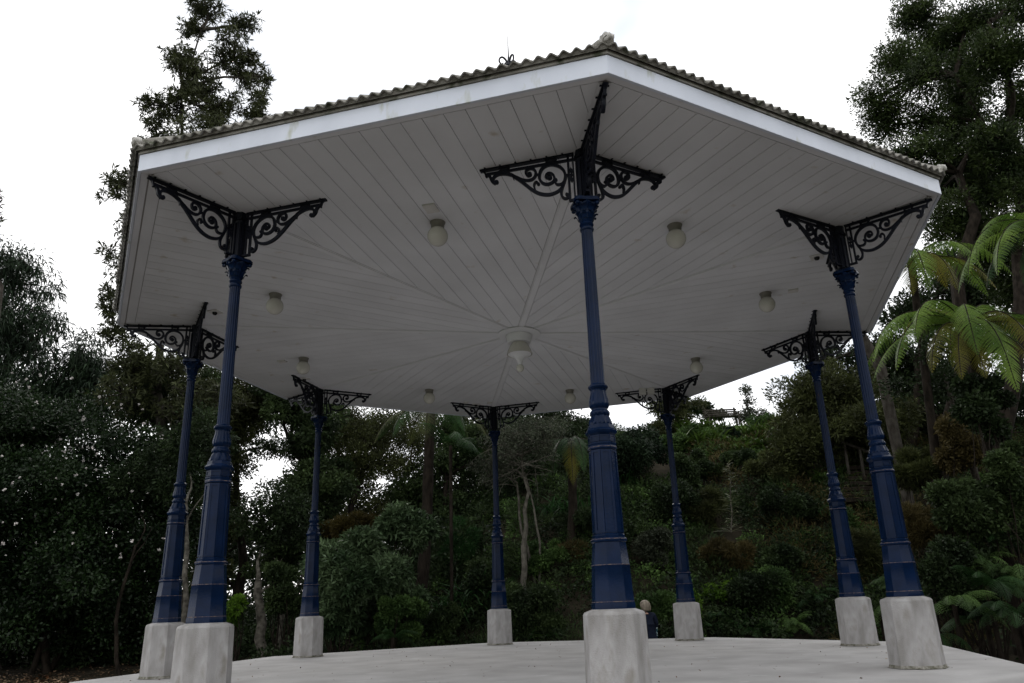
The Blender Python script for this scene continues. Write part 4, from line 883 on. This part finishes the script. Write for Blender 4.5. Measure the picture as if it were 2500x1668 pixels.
# strap leaved plants
k = 0
for px, py, Y, n in ((1665, 1050, 17, 120), (1690, 1078, 16, 130), (1712, 1052, 17.5, 120), (1735, 1085, 15.5, 120), (1757, 1056, 17.5, 110), (1700, 1030, 18.5, 90), (1830, 1066, 17, 90), (1850, 1095, 15.5, 110), (1875, 1062, 17.5, 100), (1790, 1105, 15, 90), (1900, 1095, 16, 100), (1870, 1135, 13.5, 90), (1672, 1090, 15.5, 90)):
    strap_clump('agapanthus_clump', ('agapanthus clump on the bank, '+['under the left end of the bench', 'second row, left', 'under the bench legs', 'second row, left of the round bush', 'right under the bench', 'highest, at the left', 'right of the round dark bush', 'second row, right of the round bush', 'under the skyline hedge', 'below the round dark bush', 'far right by the dense olive tree', 'lowest, right', 'lowest, left'][k]), 'agapanthus', px, py, Y, int(n*1.6), 1.0, .085, 'strap', .5, 'bright agapanthus clumps below the bench'); k += 1
for px, py, Y, n, L_, mt_, lab in ((1420, 1265, 9.8, 90, 1.3, 'strapd', 'arching strap leaved clump hugging the left of the nearest column'), (1535, 1190, 10.2, 80, 1.4, 'strapd', 'long strap leaves hanging right of the nearest column'), (1170, 1170, 10.8, 150, 1.4, 'strapd', 'dark grassy clump left of the back middle column'), (1110, 1230, 10.5, 150, 1.4, 'strapd', 'grassy clump above the feathery bush at centre left'), (1360, 1250, 10, 90, 1.2, 'strapd', 'strap leaved clump left of the hanging frond'), (1340, 1545, 7.3, 50, .7, 'strapd', 'small strap clump beside the nearest pedestal'), (2010, 1190, 10.5, 80, 1.2, 'strap', 'green straps by the back right column'), (1975, 1260, 10, 80, 1.2, 'strapd', 'dark straps left of the back right column'), (470, 1600, 6.8, 60, .5, 'strapd', 'grass tuft behind the far left pedestal')):
    strap_clump('flax_clump', lab, 'strap plant', px, py, Y, n, L_, .045, mt_, .65)
# pale spiky sapling
b = at(1785, 1300, 8.9); t = at(1780, 1130, 8.9); o = empty('lancewood_sapling', b, 'pale spiky sapling with narrow leaves between the back right columns', 'sapling'); m = MB(); p = limb(m, np.zeros(3), t-b, .02, .008, .03, 9, 6); m.build('stem', M['twig'], o)
n = 190; tt = rng.random(n); P = np.array([np.array(p[0])*(1-a)+np.array(p[-1])*a for a in tt]); P = np.stack([np.interp(tt, np.linspace(0, 1, 9), [q[j] for q in p]) for j in range(3)], 1); a = rng.random(n)*2*math.pi
D = np.stack([np.cos(a), np.sin(a), rng.uniform(.1, .6, n)], 1); npmesh('leaves', ribbons(P, D, (.50*(1.05-tt*.6)), .022, .25, 3), 4, M['lance'], o)
# ferns low on the bank
k = 0
for px, py, Y, nf, L_ in ((2330, 1480, 3.2, 9, 1.1), (2410, 1440, 3.4, 10, 1.2), (2470, 1500, 2.4, 10, 1.1), (2380, 1380, 4.4, 9, 1.1), (2450, 1340, 4.6, 8, 1.1), (2290, 1550, 3.5, 7, .9), (2490, 1410, 3.6, 8, 1.1), (1770, 1520, 7.7, 9, .9), (1850, 1540, 7.6, 9, .9), (1930, 1530, 7.7, 9, .9), (1700, 1540, 7.5, 8, .8), (1980, 1470, 8.0, 8, 1.0), (2150, 1500, 6.9, 9, 1.0), (1860, 1480, 8.2, 7, 1.0), (1880, 1180, 11.5, 7, 1.0), (2190, 1440, 7.0, 8, 1.0)):
    lab = ['left of the right edge, low', 'upper middle of the right hand group', 'bottom right corner', 'high left of the right hand group', 'highest at the right edge', 'lowest, beside the front right pedestal', 'at the right edge, middle height', 'behind the right of middle platform edge', 'between the back right pedestals, left', 'between the back right pedestals, right', 'right of the seated person', 'beside the back right pedestal', 'between the two right pedestals', 'above the fern row between the pedestals', 'high on the bank under the olive scrub', 'just right of the front right pedestal top'][k]
    ground_fern('fern with drooping green fronds, '+lab, px, py, Y, nf, L_, 'fernd' if k % 3 else 'mid', 'ferns at the foot of the bank', spread=100); k += 1
for px, py, Y, lab in ((960, 1560, 7.2, 'small fern at the foot of the rhododendron'), (1100, 1090, 10.5, 'dim fern under the back roof edge, left of the back middle column'), (520, 1560, 7.6, 'small dark fern behind the front left pedestal')):
    ground_fern(lab, px, py, Y, 7, .7 if py > 1500 else 1.6, 'fernd', spread=120)

#@@OBJ
# ================================================================ bench on the hilltop
P1 = at(1724, 1040, 24.2); P2 = at(1810, 1038, 24.2)
bc = (P1+P2)/2; bz = float(terr(bc[0], bc[1])); wd = float(np.linalg.norm((P2-P1)[:2]))
bench = empty('park_bench', (bc[0], bc[1], bz), 'weathered slatted park bench on the lawn at the top of the bank', 'bench'); bench.rotation_euler = (0, R(-1.0), R(4))
m = MB()
for k in range(4): m.box((0, .0+.115*k-.2, .46), (wd, .085, .03))
m.build('seat', M['bark'], bench)
m = MB()
for k in range(4): m.box((0, .24+.035*k, .56+.115*k), (wd, .03, .075), Matrix.Rotation(R(-15), 3, 'X'))
m.build('backrest', M['bark'], bench)
for s in (-1, 1):
    m = MB(); x = s*(wd/2-.12)
    m.box((x, -.20, .22), (.07, .07, .46)); m.box((x, .24, .50), (.07, .07, 1.0), Matrix.Rotation(R(-8), 3, 'X')); m.box((x, 0, .43), (.07, .5, .05)); m.box((x, -.02, .66), (.07, .52, .04)); m.box((x, -.22, .55), (.06, .06, .22)); m.build('side_frame', M['bark'], bench)

# ================================================================ earth steps and log rail on the right slope
Ys = hitY(2090, 1222, 11)-1; a = at(2090, 1225, Ys); st = empty('earth_steps', a, 'worn brown earth and timber steps climbing the slope at right', 'steps')
m = MB()
for k in range(7):
    q = at(2092+2*k, 1222-13*k, hitY(2092+2*k, 1222-13*k, 11+.5*k)-1)-a; m.box(q+np.array([0, .05, 0]), (1.1, .5, .16)); m.box(q+np.array([0, -.22, 0]), (1.15, .06, .15), mi=1)
m.build('treads', [M['ground'], M['barkd']], st, bevel=.02)
Yr = hitY(2095, 1150, 11.5)-1.6; a = at(2095, 1120, Yr); rl = empty('log_rail', a, 'rough log handrail on posts above the earth steps', 'handrail'); m = MB()
m.tube([at(2055, 1080, Yr)-a, at(2100, 1096, Yr)-a, at(2150, 1115, Yr)-a], .055, 8); m.build('rail', M['bark'], rl, smooth=True)
for px, py in ((2060, 1082), (2097, 1095), (2145, 1113)):
    t = at(px, py, Yr)-a; m = MB(); m.tube([t+np.array([0, 0, -1.1]), t+np.array([.02, 0, 0])], .05, 8); m.build('post', M['bark'], rl, smooth=True)

# ================================================================ seated person at the back edge of the platform
hip = at(1583, 1563, 6.25); hip[2] = -.30
person = empty('person', (hip[0], hip[1], 0), 'person with blond bob and navy jacket sitting on the far platform edge, seen from behind', 'person')
person.rotation_euler = (0, 0, R(4)); person.scale = (.95, .95, .95)
MS_ = mat('skin', (.42, .26, .19), None, 3, .5, .3); MJ = mat('navy_jacket', (.006, .009, .020), (.012, .017, .034), 14, .85, .15, bump=.3, bscale=25)
MH = mat('blond_hair', (.14, .115, .085), (.33, .28, .22), 18, .55, .3, stretch=(1, 1, .15), bump=.4, bscale=60)
MT = mat('patterned_trousers', (.03, .09, .11), (.60, .68, .68), 22, .8, .1, lo=.48, hi=.52); MSh = mat('shoe', (.02, .02, .02))
def skinned(name, verts, edges, rad, mt_, parent, sub=2, root=0):
    me = bpy.data.meshes.new(name); me.from_pydata(verts, edges, []); me.materials.append(mt_); o = bpy.data.objects.new(name, me); link(o, parent)
    s = o.modifiers.new('skin', 'SKIN'); s.use_smooth_shade = True; s.branch_smoothing = .6
    for i, r in enumerate(rad):
        sv = me.skin_vertices[0].data[i]; sv.radius = (r if isinstance(r, tuple) else (r, r)); sv.use_root = i == root
    ss = o.modifiers.new('sub', 'SUBSURF'); ss.levels = sub; ss.render_levels = sub
    return o
# local: +Y away from viewer (facing), origin at seat
body_v = [(0, 0, .10), (0, .0, .24), (0, .03, .38), (0, .055, .49), (0, .075, .565), (0, .10, .625), (-.185, .055, .505), (.185, .055, .505), (-.245, .10, .27), (.245, .10, .27), (-.17, .27, .13), (.19, .24, .10),
          (-.10, .05, .09), (.10, .05, .09), (-.13, .42, .085), (.13, .42, .085), (-.13, .47, -.36), (.13, .47, -.36), (-.13, .58, -.41), (.13, .58, -.41), (0, .115, .70), (0, .125, .76)]
body_e = [(0, 1), (1, 2), (2, 3), (3, 4), (4, 5), (3, 6), (3, 7), (6, 8), (7, 9), (8, 10), (9, 11), (0, 12), (0, 13), (12, 14), (13, 15), (14, 16), (15, 17), (16, 18), (17, 19), (5, 20), (20, 21)]
body_r = [(.165, .12), (.15, .11), (.165, .12), (.13, .09), .055, .052, .07, .07, .052, .052, .033, .033, .10, .10, .07, .07, .045, .045, .035, .035, (.075, .09), (.078, .088)]
skinned('body', body_v, body_e, body_r, MS_, person)
jk_v = body_v[:12]; skinned('jacket', [body_v[i] for i in range(5)]+[body_v[i] for i in (6, 7, 8, 9, 10, 11)]+[(0, -.01, -.03)], [(0, 1), (1, 2), (2, 3), (3, 4), (3, 5), (3, 6), (5, 7), (6, 8), (7, 9), (8, 10), (0, 11)], [(.215, .165), (.19, .145), (.20, .148), (.16, .12), (.088, .085), .088, .088, .072, .072, .048, .048, (.215, .17)], MJ, person)
skinned('trousers', [body_v[i] for i in (0, 12, 13, 14, 15, 16, 17)], [(0, 1), (0, 2), (1, 3), (2, 4), (3, 5), (4, 6)], [(.18, .13), .12, .12, .09, .09, .06, .06], MT, person)
skinned('shoes', [(-.13, .46, -.385), (-.13, .62, -.42)], [(0, 1)], [.055, .04], MSh, person); skinned('shoes', [(.13, .46, -.385), (.13, .62, -.42)], [(0, 1)], [.055, .04], MSh, person)
# hair: bob falling to the jaw, open at the face
hm = bmesh.new(); bmesh.ops.create_uvsphere(hm, u_segments=28, v_segments=20, radius=1)
for v in list(hm.verts):
    x, y, z = v.co
    if y > .45 and z < .45: v.co.z = max(v.co.z, .45)
    fl = 1+.12*max(0, -z); v.co = Vector((x*.125*fl, y*.13+.105, z*(.12 if z > 0 else .225)+.73))
for v in hm.verts:
    a_ = math.atan2(v.co.y-.105, v.co.x)
    lo_ = max(0, .735-v.co.z); k_ = 1+.05*math.sin(a_*13)*lo_*6+.03*math.sin(a_*29+2)*lo_*5
    v.co.x = v.co.x*k_+lo_*.22; v.co.y = .105+(v.co.y-.105)*k_
    if v.co.z < .60: v.co.z = .60+.012*math.sin(a_*11)
me = bpy.data.meshes.new('hair'); hm.to_mesh(me); hm.free(); me.materials.append(MH); me.polygons.foreach_set('use_smooth', [True]*len(me.polygons)); ho = bpy.data.objects.new('hair', me); link(ho, person); ho.rotation_euler = (R(4), 0, 0)
# face and hands
m = MB()
for s in (-1, 1): m.lathe([(.002, -.006), (.012, -.003), (.012, .003), (.002, .006)], 10, (s*.032, .206, .735))
m.tube([(0, .208, .745), (0, .232, .705), (0, .214, .695)], [.008, .013, .008], 6); m.tube([(-.024, .208, .665), (0, .216, .662), (.024, .208, .665)], .006, 6); m.build('face', MS_, person, smooth=True)
for s, (hx, hy, hz) in ((-1, (-.17, .27, .13)), (1, (.19, .24, .10))):
    vs = [(hx, hy, hz), (hx-.02*s, hy+.05, hz+.0), (hx-.03*s, hy+.09, hz-.005)]; ed = [(0, 1), (1, 2)]; rd = [.028, (.038, .018), (.036, .015)]
    for f in range(4):
        i = len(vs); bx_ = hx-.03*s+(-.027+.018*f); L_ = (.06, .072, .068, .055)[f]
        vs += [(bx_, hy+.11, hz-.006), (bx_, hy+.11+L_*.5, hz-.014), (bx_-.002*s, hy+.11+L_, hz-.034)]; ed += [(2, i), (i, i+1), (i+1, i+2)]; rd += [.0095, .0088, .0075]
    i = len(vs); vs += [(hx-.065*s, hy+.07, hz-.002), (hx-.078*s, hy+.105, hz-.012)]; ed += [(1, i), (i, i+1)]; rd += [.011, .009]
    skinned('hand', vs, ed, rd, MS_, person, 1)
